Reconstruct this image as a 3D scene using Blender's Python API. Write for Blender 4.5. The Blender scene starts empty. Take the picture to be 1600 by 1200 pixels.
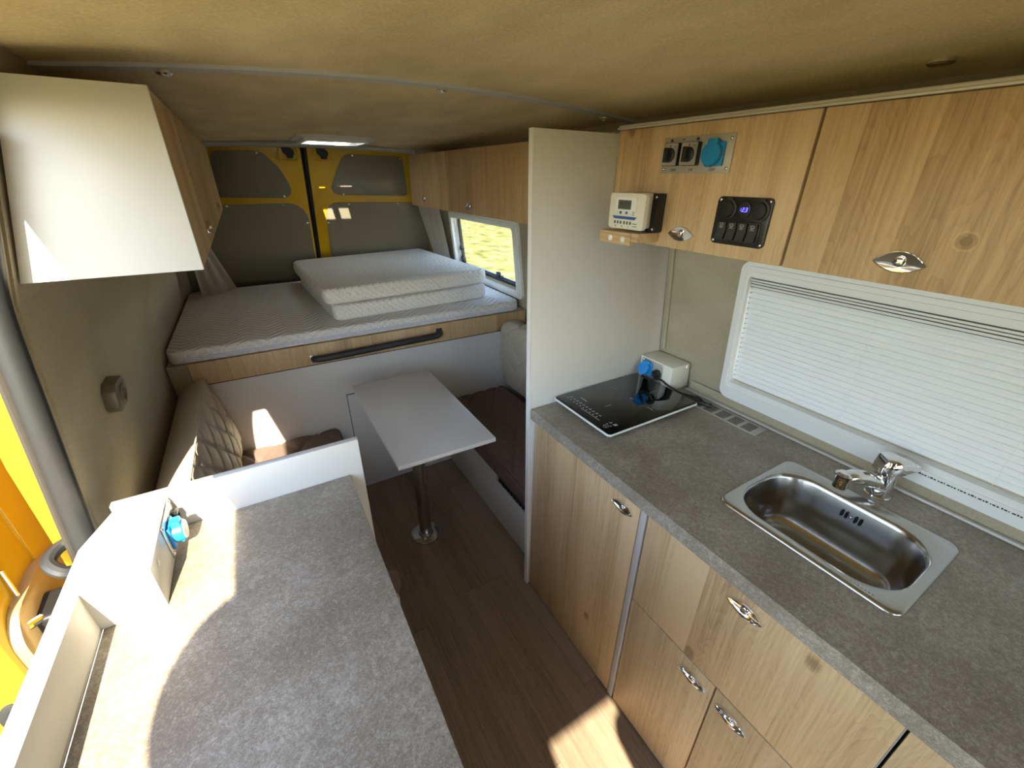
import bpy, bmesh, math, random
from mathutils import Matrix, Vector, Quaternion
random.seed(7)
sc = bpy.context.scene
COL = sc.collection
PI = math.pi

# ------------------------------------------------------------------ helpers
def V(*a): return Vector(a)

def frame(o, u, v):
    u = Vector(u).normalized(); v = Vector(v).normalized(); w = u.cross(v)
    return Matrix(((u.x, v.x, w.x, o[0]), (u.y, v.y, w.y, o[1]), (u.z, v.z, w.z, o[2]), (0, 0, 0, 1)))
def F_NX(x, y, z): return frame((x, y, z), (0, -1, 0), (0, 0, 1))      # surface that faces -X
def F_PX(x, y, z): return frame((x, y, z), (0, 1, 0), (0, 0, 1))       # faces +X
def F_NY(x, y, z): return frame((x, y, z), (1, 0, 0), (0, 0, 1))       # faces -Y
def F_UP(x, y, z): return frame((x, y, z), (1, 0, 0), (0, 1, 0))       # faces up
def F_DN(x, y, z): return frame((x, y, z), (1, 0, 0), (0, -1, 0))      # faces down
I4 = Matrix.Identity(4)

def wloc(o):
    l = Vector((0, 0, 0))
    while o is not None:
        l += o.location; o = o.parent
    return l

class MB:
    def __init__(s, fr=None):
        s.bm = bmesh.new(); s.fr = fr or I4
    def _v(s, p): return s.bm.verts.new(s.fr @ Vector(p))
    def _bev(s, faces, bev, seg=2):
        if bev <= 0: return
        es = list({e for f in faces for e in f.edges})
        bmesh.ops.bevel(s.bm, geom=es, offset=bev, segments=seg, affect='EDGES', profile=0.5, clamp_overlap=True)
    def box(s, x0, x1, y0, y1, z0, z1, bev=0.0, seg=2):
        p = [s._v((x, y, z)) for z in (z0, z1) for y in (y0, y1) for x in (x0, x1)]
        fs = [s.bm.faces.new([p[i] for i in q]) for q in ((0, 2, 3, 1), (4, 5, 7, 6), (0, 1, 5, 4), (2, 6, 7, 3), (0, 4, 6, 2), (1, 3, 7, 5))]
        s._bev(fs, bev, seg); return s
    def prism(s, pts, w0, w1, bev=0.0, seg=2):
        a = [s._v((p[0], p[1], w0)) for p in pts]; b = [s._v((p[0], p[1], w1)) for p in pts]
        n = len(pts)
        fs = [s.bm.faces.new(list(reversed(a))), s.bm.faces.new(b)]
        for i in range(n):
            j = (i + 1) % n
            fs.append(s.bm.faces.new((a[i], a[j], b[j], b[i])))
        s._bev(fs, bev, seg); return s
    def loops(s, rings, cap0=True, cap1=True, closed=True):
        vs = [[s._v(p) for p in r] for r in rings]
        n = len(vs[0])
        for a, b in zip(vs, vs[1:]):
            for i in range(n if closed else n - 1):
                j = (i + 1) % n
                s.bm.faces.new((a[i], a[j], b[j], b[i]))
        if cap0: s.bm.faces.new(list(reversed(vs[0])))
        if cap1: s.bm.faces.new(vs[-1])
        return s
    def lathe(s, prof, cx=0, cy=0, n=24, cap0=True, cap1=True):
        rings = [[(cx + r * math.cos(2 * PI * i / n), cy + r * math.sin(2 * PI * i / n), z) for i in range(n)] for r, z in prof]
        return s.loops(rings, cap0, cap1)
    def cyl(s, cx, cy, r, w0, w1, n=20, bev=0.0):
        if bev > 0:
            return s.lathe([(r - bev, w0), (r, w0 + bev), (r, w1 - bev), (r - bev, w1)], cx, cy, n)
        return s.lathe([(r, w0), (r, w1)], cx, cy, n)
    def tube(s, pts, r, n=10, caps=True):
        pts = [Vector(p) for p in pts]; rings = []
        rr = r if isinstance(r, (list, tuple)) else [r] * len(pts)
        up = None
        for i, p in enumerate(pts):
            t = (pts[min(i + 1, len(pts) - 1)] - pts[max(i - 1, 0)]).normalized()
            if up is None:
                up = t.orthogonal().normalized()
            up = (up - t * up.dot(t)).normalized()
            sd = t.cross(up)
            rings.append([tuple(p + (up * math.cos(2 * PI * k / n) + sd * math.sin(2 * PI * k / n)) * rr[i]) for k in range(n)])
        return s.loops(rings, caps, caps)
    def ball(s, c, r, sx=1, sy=1, sz=1, n=14, m=9):
        rings = []
        for j in range(1, m):
            a = PI * j / m
            rings.append([(c[0] + r * sx * math.sin(a) * math.cos(2 * PI * i / n), c[1] + r * sy * math.sin(a) * math.sin(2 * PI * i / n), c[2] - r * sz * math.cos(a)) for i in range(n)])
        return s.loops(rings)
    def ring(s, outer, inner, w0, w1):
        # flat frame between two loops with the same number of points, with thickness
        n = len(outer)
        ao = [s._v((p[0], p[1], w0)) for p in outer]; bo = [s._v((p[0], p[1], w1)) for p in outer]
        ai = [s._v((p[0], p[1], w0)) for p in inner]; bi = [s._v((p[0], p[1], w1)) for p in inner]
        for i in range(n):
            j = (i + 1) % n
            s.bm.faces.new((bo[i], bo[j], bi[j], bi[i])); s.bm.faces.new((ao[j], ao[i], ai[i], ai[j]))
            s.bm.faces.new((ao[i], ao[j], bo[j], bo[i])); s.bm.faces.new((ai[j], ai[i], bi[i], bi[j]))
        return s
    def mesh(s, name, origin, ang=35):
        bmesh.ops.recalc_face_normals(s.bm, faces=s.bm.faces[:])
        me = bpy.data.meshes.new(name)
        bmesh.ops.translate(s.bm, verts=s.bm.verts[:], vec=-Vector(origin))
        s.bm.to_mesh(me); s.bm.free()
        if len(me.polygons):
            me.polygons.foreach_set('use_smooth', [True] * len(me.polygons))
            me.set_sharp_from_angle(angle=math.radians(ang))
        return me
    def build(s, name, mat, parent=None, ang=35, label=None, origin=None):
        if parent is not None: base = wloc(parent)
        elif origin is not None: base = Vector(origin)
        else:
            xs = [v.co for v in s.bm.verts]
            base = Vector(((min(p.x for p in xs) + max(p.x for p in xs)) / 2, (min(p.y for p in xs) + max(p.y for p in xs)) / 2, min(p.z for p in xs)))
        me = s.mesh(name, base, ang)
        o = bpy.data.objects.new(name, me); COL.objects.link(o)
        me.materials.append(mat)
        if parent is not None: o.parent = parent
        else: o.location = base
        if label: o['label'] = label
        return o

def tag(o, label, cat, group=None):
    o['label'] = label; o['category'] = cat
    if group: o['group'] = group
    return o
def struct(o, label=None):
    o['kind'] = 'structure'
    if label: o['label'] = label
    return o
def thing(name, label, cat, loc, group=None):
    o = bpy.data.objects.new(name, None); COL.objects.link(o)
    o.location = loc; o.empty_display_size = 0.05
    return tag(o, label, cat, group)
def place(mesh, name, mat_frame, parent):
    """a copy of a small local-frame mesh set on a surface, as a child of parent"""
    o = bpy.data.objects.new(name, mesh); COL.objects.link(o)
    o.parent = parent
    m = mat_frame.copy(); m.translation = m.translation - wloc(parent)
    o.location = m.translation; o.rotation_euler = m.to_euler()
    return o
def rrect(u0, u1, v0, v1, r, n=6):
    pts = []
    for cx, cy, a0 in ((u1 - r, v1 - r, 0), (u0 + r, v1 - r, 90), (u0 + r, v0 + r, 180), (u1 - r, v0 + r, 270)):
        for i in range(n + 1):
            a = math.radians(a0 + 90 * i / n)
            pts.append((cx + r * math.cos(a), cy + r * math.sin(a)))
    return pts
def arc(cx, cy, r, a0, a1, n=12):
    return [(cx + r * math.cos(math.radians(a0 + (a1 - a0) * i / n)), cy + r * math.sin(math.radians(a0 + (a1 - a0) * i / n))) for i in range(n + 1)]

def text(body, size, fr, mat, parent, name='lettering', align='CENTER', shear=0.0, depth=0.0002):
    cu = bpy.data.curves.new(name, 'FONT'); cu.body = body; cu.size = size; cu.align_x = align; cu.align_y = 'CENTER'
    cu.extrude = depth; cu.shear = shear
    tmp = bpy.data.objects.new(name, cu); COL.objects.link(tmp)
    dg = bpy.context.evaluated_depsgraph_get(); dg.update()
    me = bpy.data.meshes.new_from_object(tmp.evaluated_get(dg))
    bpy.data.objects.remove(tmp)
    me.name = name; me.materials.clear(); me.materials.append(mat)
    return place(me, name, fr, parent)

# ------------------------------------------------------------------ materials
def newmat(name):
    m = bpy.data.materials.new(name); m.use_nodes = True
    nt = m.node_tree; b = nt.nodes['Principled BSDF']
    return m, nt, b
def N(nt, t, **k):
    n = nt.nodes.new(t)
    for a, v in k.items(): setattr(n, a, v)
    return n
def plain(name, col, rough=0.5, metal=0.0, noise=0.0, nscale=40, bump=0.0, coat=0.0, spec=0.5):
    m, nt, b = newmat(name)
    b.inputs['Roughness'].default_value = rough; b.inputs['Metallic'].default_value = metal
    b.inputs['Coat Weight'].default_value = coat; b.inputs['Specular IOR Level'].default_value = spec
    tc = N(nt, 'ShaderNodeTexCoord'); nz = N(nt, 'ShaderNodeTexNoise')
    nz.inputs['Scale'].default_value = nscale; nz.inputs['Detail'].default_value = 5
    nt.links.new(tc.outputs['Object'], nz.inputs['Vector'])
    mx = N(nt, 'ShaderNodeMix', data_type='RGBA')
    mx.inputs[6].default_value = (*[c * (1 - noise) for c in col], 1); mx.inputs[7].default_value = (*[min(1, c * (1 + noise)) for c in col], 1)
    nt.links.new(nz.outputs['Fac'], mx.inputs[0]); nt.links.new(mx.outputs[2], b.inputs['Base Color'])
    if bump > 0:
        bp = N(nt, 'ShaderNodeBump'); bp.inputs['Strength'].default_value = bump; bp.inputs['Distance'].default_value = 0.002
        nt.links.new(nz.outputs['Fac'], bp.inputs['Height']); nt.links.new(bp.outputs[0], b.inputs['Normal'])
    return m
def ramp(nt, stops):
    r = N(nt, 'ShaderNodeValToRGB'); e = r.color_ramp.elements
    while len(e) < len(stops): e.new(0.5)
    for el, (p, c) in zip(e, stops):
        el.position = p; el.color = (*c, 1) if len(c) == 3 else c
    return r
def math_(nt, op, a, b=None, c=None):
    n = N(nt, 'ShaderNodeMath', operation=op)
    for i, x in enumerate((a, b, c)):
        if x is None: continue
        if isinstance(x, (int, float)): n.inputs[i].default_value = x
        else: nt.links.new(x, n.inputs[i])
    return n.outputs[0]

def wood(name, light, mid, dark, across='Y', along='Z', board=0.105, rough=0.5, amt=0.9, boards=False, blen=1.2, knot=None):
    m, nt, b = newmat(name)
    tc = N(nt, 'ShaderNodeTexCoord'); oi = N(nt, 'ShaderNodeObjectInfo')
    sx = N(nt, 'ShaderNodeSeparateXYZ'); nt.links.new(tc.outputs['Object'], sx.inputs[0])
    third = ({'X', 'Y', 'Z'} - {across, along}).pop()
    rnd = math_(nt, 'MULTIPLY', oi.outputs['Random'], 7.3)
    u = math_(nt, 'ADD', sx.outputs[across], rnd); v = sx.outputs[along]
    if not boards:
        u = math_(nt, 'ADD', u, sx.outputs[third])
    def vec(su, sv, off=None):
        c = N(nt, 'ShaderNodeCombineXYZ')
        nt.links.new(math_(nt, 'MULTIPLY', u, su), c.inputs[0])
        vv = math_(nt, 'MULTIPLY', v, sv)
        nt.links.new(vv, c.inputs[1])
        if off is not None: nt.links.new(off, c.inputs[2])
        else: nt.links.new(rnd, c.inputs[2])
        return c.outputs[0]
    # board to board change
    bi = math_(nt, 'FLOOR', math_(nt, 'DIVIDE', u, board))
    off = math_(nt, 'MULTIPLY', bi, 3.17)
    if boards:
        w1 = N(nt, 'ShaderNodeTexWhiteNoise', noise_dimensions='1D'); nt.links.new(bi, w1.inputs['W'])
        row = math_(nt, 'FLOOR', math_(nt, 'ADD', math_(nt, 'DIVIDE', v, blen), math_(nt, 'MULTIPLY', w1.outputs['Value'], 5)))
        off = math_(nt, 'ADD', off, math_(nt, 'MULTIPLY', row, 1.71))
    wn = N(nt, 'ShaderNodeTexWhiteNoise', noise_dimensions='1D'); nt.links.new(off, wn.inputs['W'])
    n1 = N(nt, 'ShaderNodeTexNoise'); n1.inputs['Scale'].default_value = 1; n1.inputs['Detail'].default_value = 3
    nt.links.new(vec(7, 1.3, off), n1.inputs['Vector'])
    # cathedral rings
    rings = math_(nt, 'ADD', math_(nt, 'MULTIPLY', u, 80), math_(nt, 'MULTIPLY', n1.outputs['Fac'], 34))
    rg = math_(nt, 'FRACT', rings)
    rg = math_(nt, 'POWER', rg, 2.2)
    n2 = N(nt, 'ShaderNodeTexNoise'); n2.inputs['Scale'].default_value = 1; n2.inputs['Detail'].default_value = 6; n2.inputs['Roughness'].default_value = 0.7
    nt.links.new(vec(150, 3.6, off), n2.inputs['Vector'])
    n3 = N(nt, 'ShaderNodeTexNoise'); n3.inputs['Scale'].default_value = 1; n3.inputs['Detail'].default_value = 2
    nt.links.new(vec(9, 0.7, off), n3.inputs['Vector'])
    f = math_(nt, 'ADD', math_(nt, 'MULTIPLY', rg, 0.105 * amt), math_(nt, 'MULTIPLY', n2.outputs['Fac'], 0.95 * amt))
    f = math_(nt, 'ADD', f, math_(nt, 'MULTIPLY', n3.outputs['Fac'], 0.75))
    f = math_(nt, 'ADD', f, math_(nt, 'MULTIPLY', wn.outputs['Value'], 0.16))
    f = math_(nt, 'SUBTRACT', f, 0.575)
    # knots
    vo = N(nt, 'ShaderNodeTexVoronoi'); vo.inputs['Scale'].default_value = 1; nt.links.new(vec(3.1, 2.0, rnd), vo.inputs['Vector'])
    kn = N(nt, 'ShaderNodeMapRange'); kn.inputs['From Min'].default_value = 0.018; kn.inputs['From Max'].default_value = 0.055; kn.inputs['To Min'].default_value = 0.5; kn.inputs['To Max'].default_value = 0.0
    nt.links.new(vo.outputs['Distance'], kn.inputs['Value'])
    f = math_(nt, 'ADD', f, kn.outputs[0])
    if knot:
        kc = N(nt, 'ShaderNodeCombineXYZ'); nt.links.new(sx.outputs[across], kc.inputs[0]); nt.links.new(sx.outputs[along], kc.inputs[1])
        kd = N(nt, 'ShaderNodeVectorMath', operation='DISTANCE'); kd.inputs[1].default_value = (knot[0], knot[1], 0); nt.links.new(kc.outputs[0], kd.inputs[0])
        kdis = math_(nt, 'ADD', kd.outputs['Value'], math_(nt, 'MULTIPLY', n2.outputs['Fac'], 0.009))
        r1 = N(nt, 'ShaderNodeMapRange'); r1.inputs['From Min'].default_value = 0.009; r1.inputs['From Max'].default_value = 0.0155; r1.inputs['To Min'].default_value = 0.55; r1.inputs['To Max'].default_value = 0.0
        nt.links.new(kdis, r1.inputs['Value'])
        r2 = math_(nt, 'MULTIPLY', math_(nt, 'SINE', math_(nt, 'MULTIPLY', kdis, 900)), math_(nt, 'LESS_THAN', kdis, 0.021))
        f = math_(nt, 'ADD', math_(nt, 'ADD', f, r1.outputs[0]), math_(nt, 'MULTIPLY', r2, 0.12))
    f = math_(nt, 'MULTIPLY_ADD', math_(nt, 'SUBTRACT', f, 0.40), 1.8, 0.42)
    rp = ramp(nt, [(0.0, light), (0.45, mid), (1.0, dark)])
    nt.links.new(f, rp.inputs[0])
    colout = rp.outputs[0]
    if boards:
        fu = math_(nt, 'FRACT', math_(nt, 'DIVIDE', u, board)); e1 = math_(nt, 'LESS_THAN', fu, 0.008)
        fv = math_(nt, 'FRACT', math_(nt, 'ADD', math_(nt, 'DIVIDE', v, blen), math_(nt, 'MULTIPLY', w1.outputs['Value'], 5))); e2 = math_(nt, 'LESS_THAN', fv, 0.0015)
        e = math_(nt, 'MAXIMUM', e1, e2)
        mx = N(nt, 'ShaderNodeMix', data_type='RGBA'); mx.inputs[7].default_value = (*[c * 0.45 for c in dark], 1)
        nt.links.new(math_(nt, 'MULTIPLY', e, 0.6), mx.inputs[0]); nt.links.new(colout, mx.inputs[6]); colout = mx.outputs[2]
    nt.links.new(colout, b.inputs['Base Color'])
    b.inputs['Roughness'].default_value = rough
    bp = N(nt, 'ShaderNodeBump'); bp.inputs['Strength'].default_value = 0.12; bp.inputs['Distance'].default_value = 0.001
    nt.links.new(n2.outputs['Fac'], bp.inputs['Height']); nt.links.new(bp.outputs[0], b.inputs['Normal'])
    return m

def stone(name):
    m, nt, b = newmat(name)
    tc = N(nt, 'ShaderNodeTexCoord')
    def nz(s, d, r=0.5, dist=0):
        n = N(nt, 'ShaderNodeTexNoise'); n.inputs['Scale'].default_value = s; n.inputs['Detail'].default_value = d; n.inputs['Roughness'].default_value = r; n.inputs['Distortion'].default_value = dist
        nt.links.new(tc.outputs['Object'], n.inputs['Vector']); return n.outputs['Fac']
    a = nz(6, 4); c = nz(170, 5, 0.75, 1.5); d = nz(38, 3, 0.6, 2.0)
    f = math_(nt, 'ADD', math_(nt, 'MULTIPLY', a, 0.4), math_(nt, 'MULTIPLY', c, 0.75))
    f = math_(nt, 'ADD', f, math_(nt, 'MULTIPLY', d, 0.3))
    rp = ramp(nt, [(0.50, (0.15, 0.125, 0.095)), (0.72, (0.255, 0.22, 0.172)), (0.92, (0.46, 0.42, 0.35))])
    nt.links.new(f, rp.inputs[0])
    # pale fossil-like flecks
    vo = N(nt, 'ShaderNodeTexVoronoi'); vo.feature = 'DISTANCE_TO_EDGE'; vo.inputs['Scale'].default_value = 55
    wp = N(nt, 'ShaderNodeVectorMath', operation='MULTIPLY_ADD'); nn = N(nt, 'ShaderNodeTexNoise'); nn.inputs['Scale'].default_value = 20
    nt.links.new(tc.outputs['Object'], nn.inputs['Vector']); nt.links.new(nn.outputs['Color'], wp.inputs[0]); wp.inputs[1].default_value = (0.12, 0.12, 0.12)
    nt.links.new(tc.outputs['Object'], wp.inputs[2]); nt.links.new(wp.outputs[0], vo.inputs['Vector'])
    fl = math_(nt, 'MULTIPLY', math_(nt, 'LESS_THAN', vo.outputs['Distance'], 0.022), math_(nt, 'GREATER_THAN', c, 0.54))
    mx = N(nt, 'ShaderNodeMix', data_type='RGBA'); mx.inputs[7].default_value = (0.44, 0.40, 0.33, 1)
    nt.links.new(math_(nt, 'MULTIPLY', fl, 0.75), mx.inputs[0]); nt.links.new(rp.outputs[0], mx.inputs[6])
    nt.links.new(mx.outputs[2], b.inputs['Base Color'])
    b.inputs['Roughness'].default_value = 0.42
    bp = N(nt, 'ShaderNodeBump'); bp.inputs['Strength'].default_value = 0.15; bp.inputs['Distance'].default_value = 0.001
    nt.links.new(c, bp.inputs['Height']); nt.links.new(bp.outputs[0], b.inputs['Normal'])
    return m

def felt(name, col, col2):
    m, nt, b = newmat(name)
    tc = N(nt, 'ShaderNodeTexCoord')
    n1 = N(nt, 'ShaderNodeTexNoise'); n1.inputs['Scale'].default_value = 7; n1.inputs['Detail'].default_value = 4
    mp = N(nt, 'ShaderNodeMapping'); mp.inputs['Scale'].default_value = (1, 0.5, 1)
    nt.links.new(tc.outputs['Object'], mp.inputs[0]); nt.links.new(mp.outputs[0], n1.inputs['Vector'])
    n2 = N(nt, 'ShaderNodeTexNoise'); n2.inputs['Scale'].default_value = 190; n2.inputs['Detail'].default_value = 3
    nt.links.new(tc.outputs['Object'], n2.inputs['Vector'])
    f = math_(nt, 'ADD', math_(nt, 'MULTIPLY', n1.outputs['Fac'], 0.85), math_(nt, 'MULTIPLY', n2.outputs['Fac'], 0.60))
    rp = ramp(nt, [(0.52, col2), (0.90, col)]); nt.links.new(f, rp.inputs[0])
    nt.links.new(rp.outputs[0], b.inputs['Base Color'])
    b.inputs['Roughness'].default_value = 0.95; b.inputs['Specular IOR Level'].default_value = 0.15
    b.inputs['Sheen Weight'].default_value = 0.15
    bp = N(nt, 'ShaderNodeBump'); bp.inputs['Strength'].default_value = 0.4; bp.inputs['Distance'].default_value = 0.001
    nt.links.new(n2.outputs['Fac'], bp.inputs['Height']); nt.links.new(bp.outputs[0], b.inputs['Normal'])
    return m

def chevron(name, col, pa=0.16, pb=0.085, rot=0.0, strength=1.0):
    """quilted mattress ticking: zigzag ridges"""
    m, nt, b = newmat(name)
    tc = N(nt, 'ShaderNodeTexCoord'); sx = N(nt, 'ShaderNodeSeparateXYZ')
    mp = N(nt, 'ShaderNodeMapping'); mp.inputs['Rotation'].default_value = (0, 0, rot)
    nt.links.new(tc.outputs['Object'], mp.inputs[0]); nt.links.new(mp.outputs[0], sx.inputs[0])
    zig = math_(nt, 'ABSOLUTE', math_(nt, 'SUBTRACT', math_(nt, 'FRACT', math_(nt, 'DIVIDE', sx.outputs['X'], pa)), 0.5))
    q = math_(nt, 'ADD', math_(nt, 'ADD', sx.outputs['Y'], sx.outputs['Z']), math_(nt, 'MULTIPLY', zig, pa * 0.95))
    s = math_(nt, 'SINE', math_(nt, 'MULTIPLY', q, 2 * PI / pb))
    s = math_(nt, 'POWER', math_(nt, 'ABSOLUTE', s), 0.5)
    ge = N(nt, 'ShaderNodeNewGeometry'); sn = N(nt, 'ShaderNodeSeparateXYZ'); nt.links.new(ge.outputs['True Normal'], sn.inputs[0])
    side = math_(nt, 'LESS_THAN', sn.outputs['Z'], 0.75)
    vo = N(nt, 'ShaderNodeTexVoronoi'); vo.inputs['Scale'].default_value = 95; nt.links.new(tc.outputs['Object'], vo.inputs['Vector'])
    sd = math_(nt, 'ADD', math_(nt, 'MULTIPLY', vo.outputs['Distance'], -0.5), 0.95)
    sd = math_(nt, 'SUBTRACT', sd, math_(nt, 'MULTIPLY', math_(nt, 'SUBTRACT', 1.0, s), 0.25))
    s = math_(nt, 'ADD', math_(nt, 'MULTIPLY', s, math_(nt, 'SUBTRACT', 1.0, side)), math_(nt, 'MULTIPLY', sd, side))
    rp = ramp(nt, [(0.0, [c * 0.62 for c in col]), (0.75, col)]); nt.links.new(s, rp.inputs[0]); nt.links.new(rp.outputs[0], b.inputs['Base Color'])
    bp = N(nt, 'ShaderNodeBump'); bp.inputs['Strength'].default_value = strength; bp.inputs['Distance'].default_value = 0.006
    nt.links.new(s, bp.inputs['Height']); nt.links.new(bp.outputs[0], b.inputs['Normal'])
    b.inputs['Roughness'].default_value = 0.9; b.inputs['Specular IOR Level'].default_value = 0.2
    return m
def emit(name, col, st):
    m, nt, b = newmat(name)
    b.inputs['Base Color'].default_value = (0, 0, 0, 1); b.inputs['Emission Color'].default_value = (*col, 1); b.inputs['Emission Strength'].default_value = st
    return m
def glass(name, tint=(0.95, 0.97, 0.96)):
    m, nt, b = newmat(name)
    out = nt.nodes['Material Output']; tr = N(nt, 'ShaderNodeBsdfTransparent'); tr.inputs[0].default_value = (*tint, 1)
    gl = N(nt, 'ShaderNodeBsdfGlossy'); gl.inputs['Roughness'].default_value = 0.02
    fr = N(nt, 'ShaderNodeFresnel'); fr.inputs[0].default_value = 1.45; ge = N(nt, 'ShaderNodeNewGeometry')
    fo = math_(nt, 'MULTIPLY', fr.outputs[0], math_(nt, 'SUBTRACT', 1.0, ge.outputs['Backfacing']))
    mx = N(nt, 'ShaderNodeMixShader'); nt.links.new(fo, mx.inputs[0]); nt.links.new(tr.outputs[0], mx.inputs[1]); nt.links.new(gl.outputs[0], mx.inputs[2])
    nt.links.new(mx.outputs[0], out.inputs[0]); nt.nodes.remove(b)
    return m
def translucent(name, col, fac):
    m, nt, b = newmat(name)
    b.inputs['Base Color'].default_value = (*col, 1); b.inputs['Roughness'].default_value = 0.5
    out = nt.nodes['Material Output']; tl = N(nt, 'ShaderNodeBsdfTranslucent'); tl.inputs[0].default_value = (*col, 1)
    mx = N(nt, 'ShaderNodeMixShader'); mx.inputs[0].default_value = fac
    nt.links.new(b.outputs[0], mx.inputs[1]); nt.links.new(tl.outputs[0], mx.inputs[2]); nt.links.new(mx.outputs[0], out.inputs[0])
    return m
def grassmat():
    m, nt, b = newmat('dry_grass')
    tc = N(nt, 'ShaderNodeTexCoord')
    n1 = N(nt, 'ShaderNodeTexNoise'); n1.inputs['Scale'].default_value = 1.1; n1.inputs['Detail'].default_value = 8; n1.inputs['Roughness'].default_value = 0.75
    mp = N(nt, 'ShaderNodeMapping'); mp.inputs['Scale'].default_value = (2.2, 1, 1)
    nt.links.new(tc.outputs['Object'], mp.inputs[0]); nt.links.new(mp.outputs[0], n1.inputs['Vector'])
    rp = ramp(nt, [(0.36, (0.075, 0.080, 0.022)), (0.5, (0.155, 0.142, 0.052)), (0.63, (0.25, 0.218, 0.11))])
    nt.links.new(n1.outputs['Fac'], rp.inputs[0]); nt.links.new(rp.outputs[0], b.inputs['Base Color'])
    b.inputs['Roughness'].default_value = 1.0; b.inputs['Specular IOR Level'].default_value = 0.0
    return m

KNOTY, KNOTZ = 0.1315, 0.082
OAK_L, OAK_M, OAK_D = (0.60, 0.425, 0.235), (0.485, 0.325, 0.165), (0.26, 0.16, 0.075)
M = dict(
    white=plain('white_laminate', (0.60, 0.585, 0.54), 0.38, noise=0.02),
    edge=plain('white_edge_band', (0.72, 0.70, 0.66), 0.4),
    oak=wood('oak_laminate', OAK_L, OAK_M, OAK_D),
    oakknot=wood('oak_laminate_with_knot', OAK_L, OAK_M, OAK_D, knot=(KNOTY, KNOTZ)),
    oakx=wood('oak_laminate_bed_board', OAK_L, OAK_M, OAK_D, across='X', along='Z', board=0.2),
    oakblock=wood('oak_block', OAK_L, OAK_M, OAK_D, across='Z', along='Y'),
    floor=wood('vinyl_plank_floor', (0.27, 0.205, 0.145), (0.19, 0.14, 0.095), (0.09, 0.063, 0.042), across='X', along='Y', board=0.2, boards=True, rough=0.5, amt=0.8),
    stone=stone('stone_laminate'),
    felt=felt('carpet_lining', (0.40, 0.355, 0.25), (0.32, 0.28, 0.19)),
    ceil=felt('ceiling_carpet', (0.72, 0.575, 0.335), (0.50, 0.385, 0.20)),
    yellow=plain('yellow_paint', (0.55, 0.33, 0.010), 0.3, coat=0.3),
    chrome=plain('chrome', (0.80, 0.80, 0.80), 0.06, 1.0),
    steel=plain('brushed_steel', (0.47, 0.46, 0.44), 0.22, 1.0, noise=0.05, nscale=90),
    alu=plain('aluminium', (0.62, 0.60, 0.56), 0.42, 1.0),
    strip=plain('silver_strip', (0.55, 0.52, 0.47), 0.45, 0.25),
    aluplate=plain('brushed_plate', (0.44, 0.42, 0.37), 0.5, 0.6),
    black=plain('black_plastic', (0.012, 0.012, 0.012), 0.38),
    blackgrip=plain('black_grip', (0.025, 0.025, 0.025), 0.55),
    dark=plain('dark_recess', (0.006, 0.006, 0.006), 0.9),
    rubber=plain('grey_rubber', (0.016, 0.0165, 0.017), 0.5, noise=0.15, nscale=60, bump=0.1),
    grey=plain('grey_plastic', (0.42, 0.42, 0.41), 0.45),
    railgrey=plain('grey_rail', (0.48, 0.49, 0.50), 0.5),
    blue=plain('blue_plastic', (0.015, 0.24, 0.62), 0.35),
    teal=plain('blue_socket_cover', (0.01, 0.23, 0.52), 0.35),
    insert=plain('grey_door_lining', (0.19, 0.17, 0.13), 0.28, noise=0.04),
    beige=plain('beige_faux_leather', (0.50, 0.44, 0.34), 0.6, noise=0.06, nscale=300, bump=0.2),
    brown=plain('brown_velvet', (0.14, 0.095, 0.078), 0.85, noise=0.15, nscale=30),
    mattress=chevron('mattress_ticking', (0.72, 0.70, 0.67)),
    ticking=chevron('folded_mattress_ticking', (0.76, 0.75, 0.73), 0.11, 0.06, math.radians(94), 0.9),
    wplastic=plain('white_plastic', (0.76, 0.765, 0.74), 0.35),
    blind=translucent('white_blind', (0.80, 0.82, 0.82), 0.01),
    acrylic=translucent('added_diffuser_acrylic', (0.95, 0.96, 0.97), 0.8),  # for the added skylight cover, spreads soft light over the bed
    control=plain('cream_plastic', (0.70, 0.68, 0.58), 0.4),
    hob=plain('black_hob_glass', (0.003, 0.003, 0.0035), 0.05, spec=0.3),
    mark=plain('grey_print', (0.42, 0.42, 0.42), 0.5),
    print=plain('dark_print', (0.03, 0.03, 0.03), 0.5),
    lcd=plain('lcd_glass', (0.075, 0.08, 0.06), 0.3),
    bluestripe=plain('blue_stripe', (0.02, 0.10, 0.32), 0.4),
    digits=emit('blue_digits', (0.06, 0.05, 1.0), 3.0),
    glass=glass('window_glass'),
    grass=grassmat(),
    curtain=plain('curtain_cloth', (0.55, 0.50, 0.43), 0.9, noise=0.1, nscale=80),
    skin=plain('skin', (0.62, 0.38, 0.27), 0.5), hair=plain('brown_hair', (0.06, 0.035, 0.02), 0.6),
    cloth=plain('navy_cloth', (0.03, 0.04, 0.09), 0.9), jeans=plain('denim', (0.05, 0.08, 0.16), 0.9),
    seat=plain('dark_seat_fabric', (0.05, 0.05, 0.055), 0.9),
    exterior=plain('red_lens', (0.35, 0.02, 0.01), 0.3),
)

# ------------------------------------------------------------------ shell profile
PROF = [(0.0, -0.425), (0.80, -0.425), (0.95, -0.412), (1.40, -0.365), (1.72, -0.285), (1.85, -0.22)]
def xl(z):
    for (z0, a), (z1, b) in zip(PROF, PROF[1:]):
        if z <= z1: return a + (b - a) * (z - z0) / (z1 - z0)
    return PROF[-1][1]
def xr(z): return 0.91 - xl(z)
def ceil_z(x, y):
    return 1.81 - 0.037 * ((x - 0.455) / 0.7) ** 2 - max(0.0, y - 1.2) * 0.014

# floor
o = MB().box(-0.46, 1.40, -2.3, 3.75, -0.05, 0.0).build('floor', M['floor']); struct(o)
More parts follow.
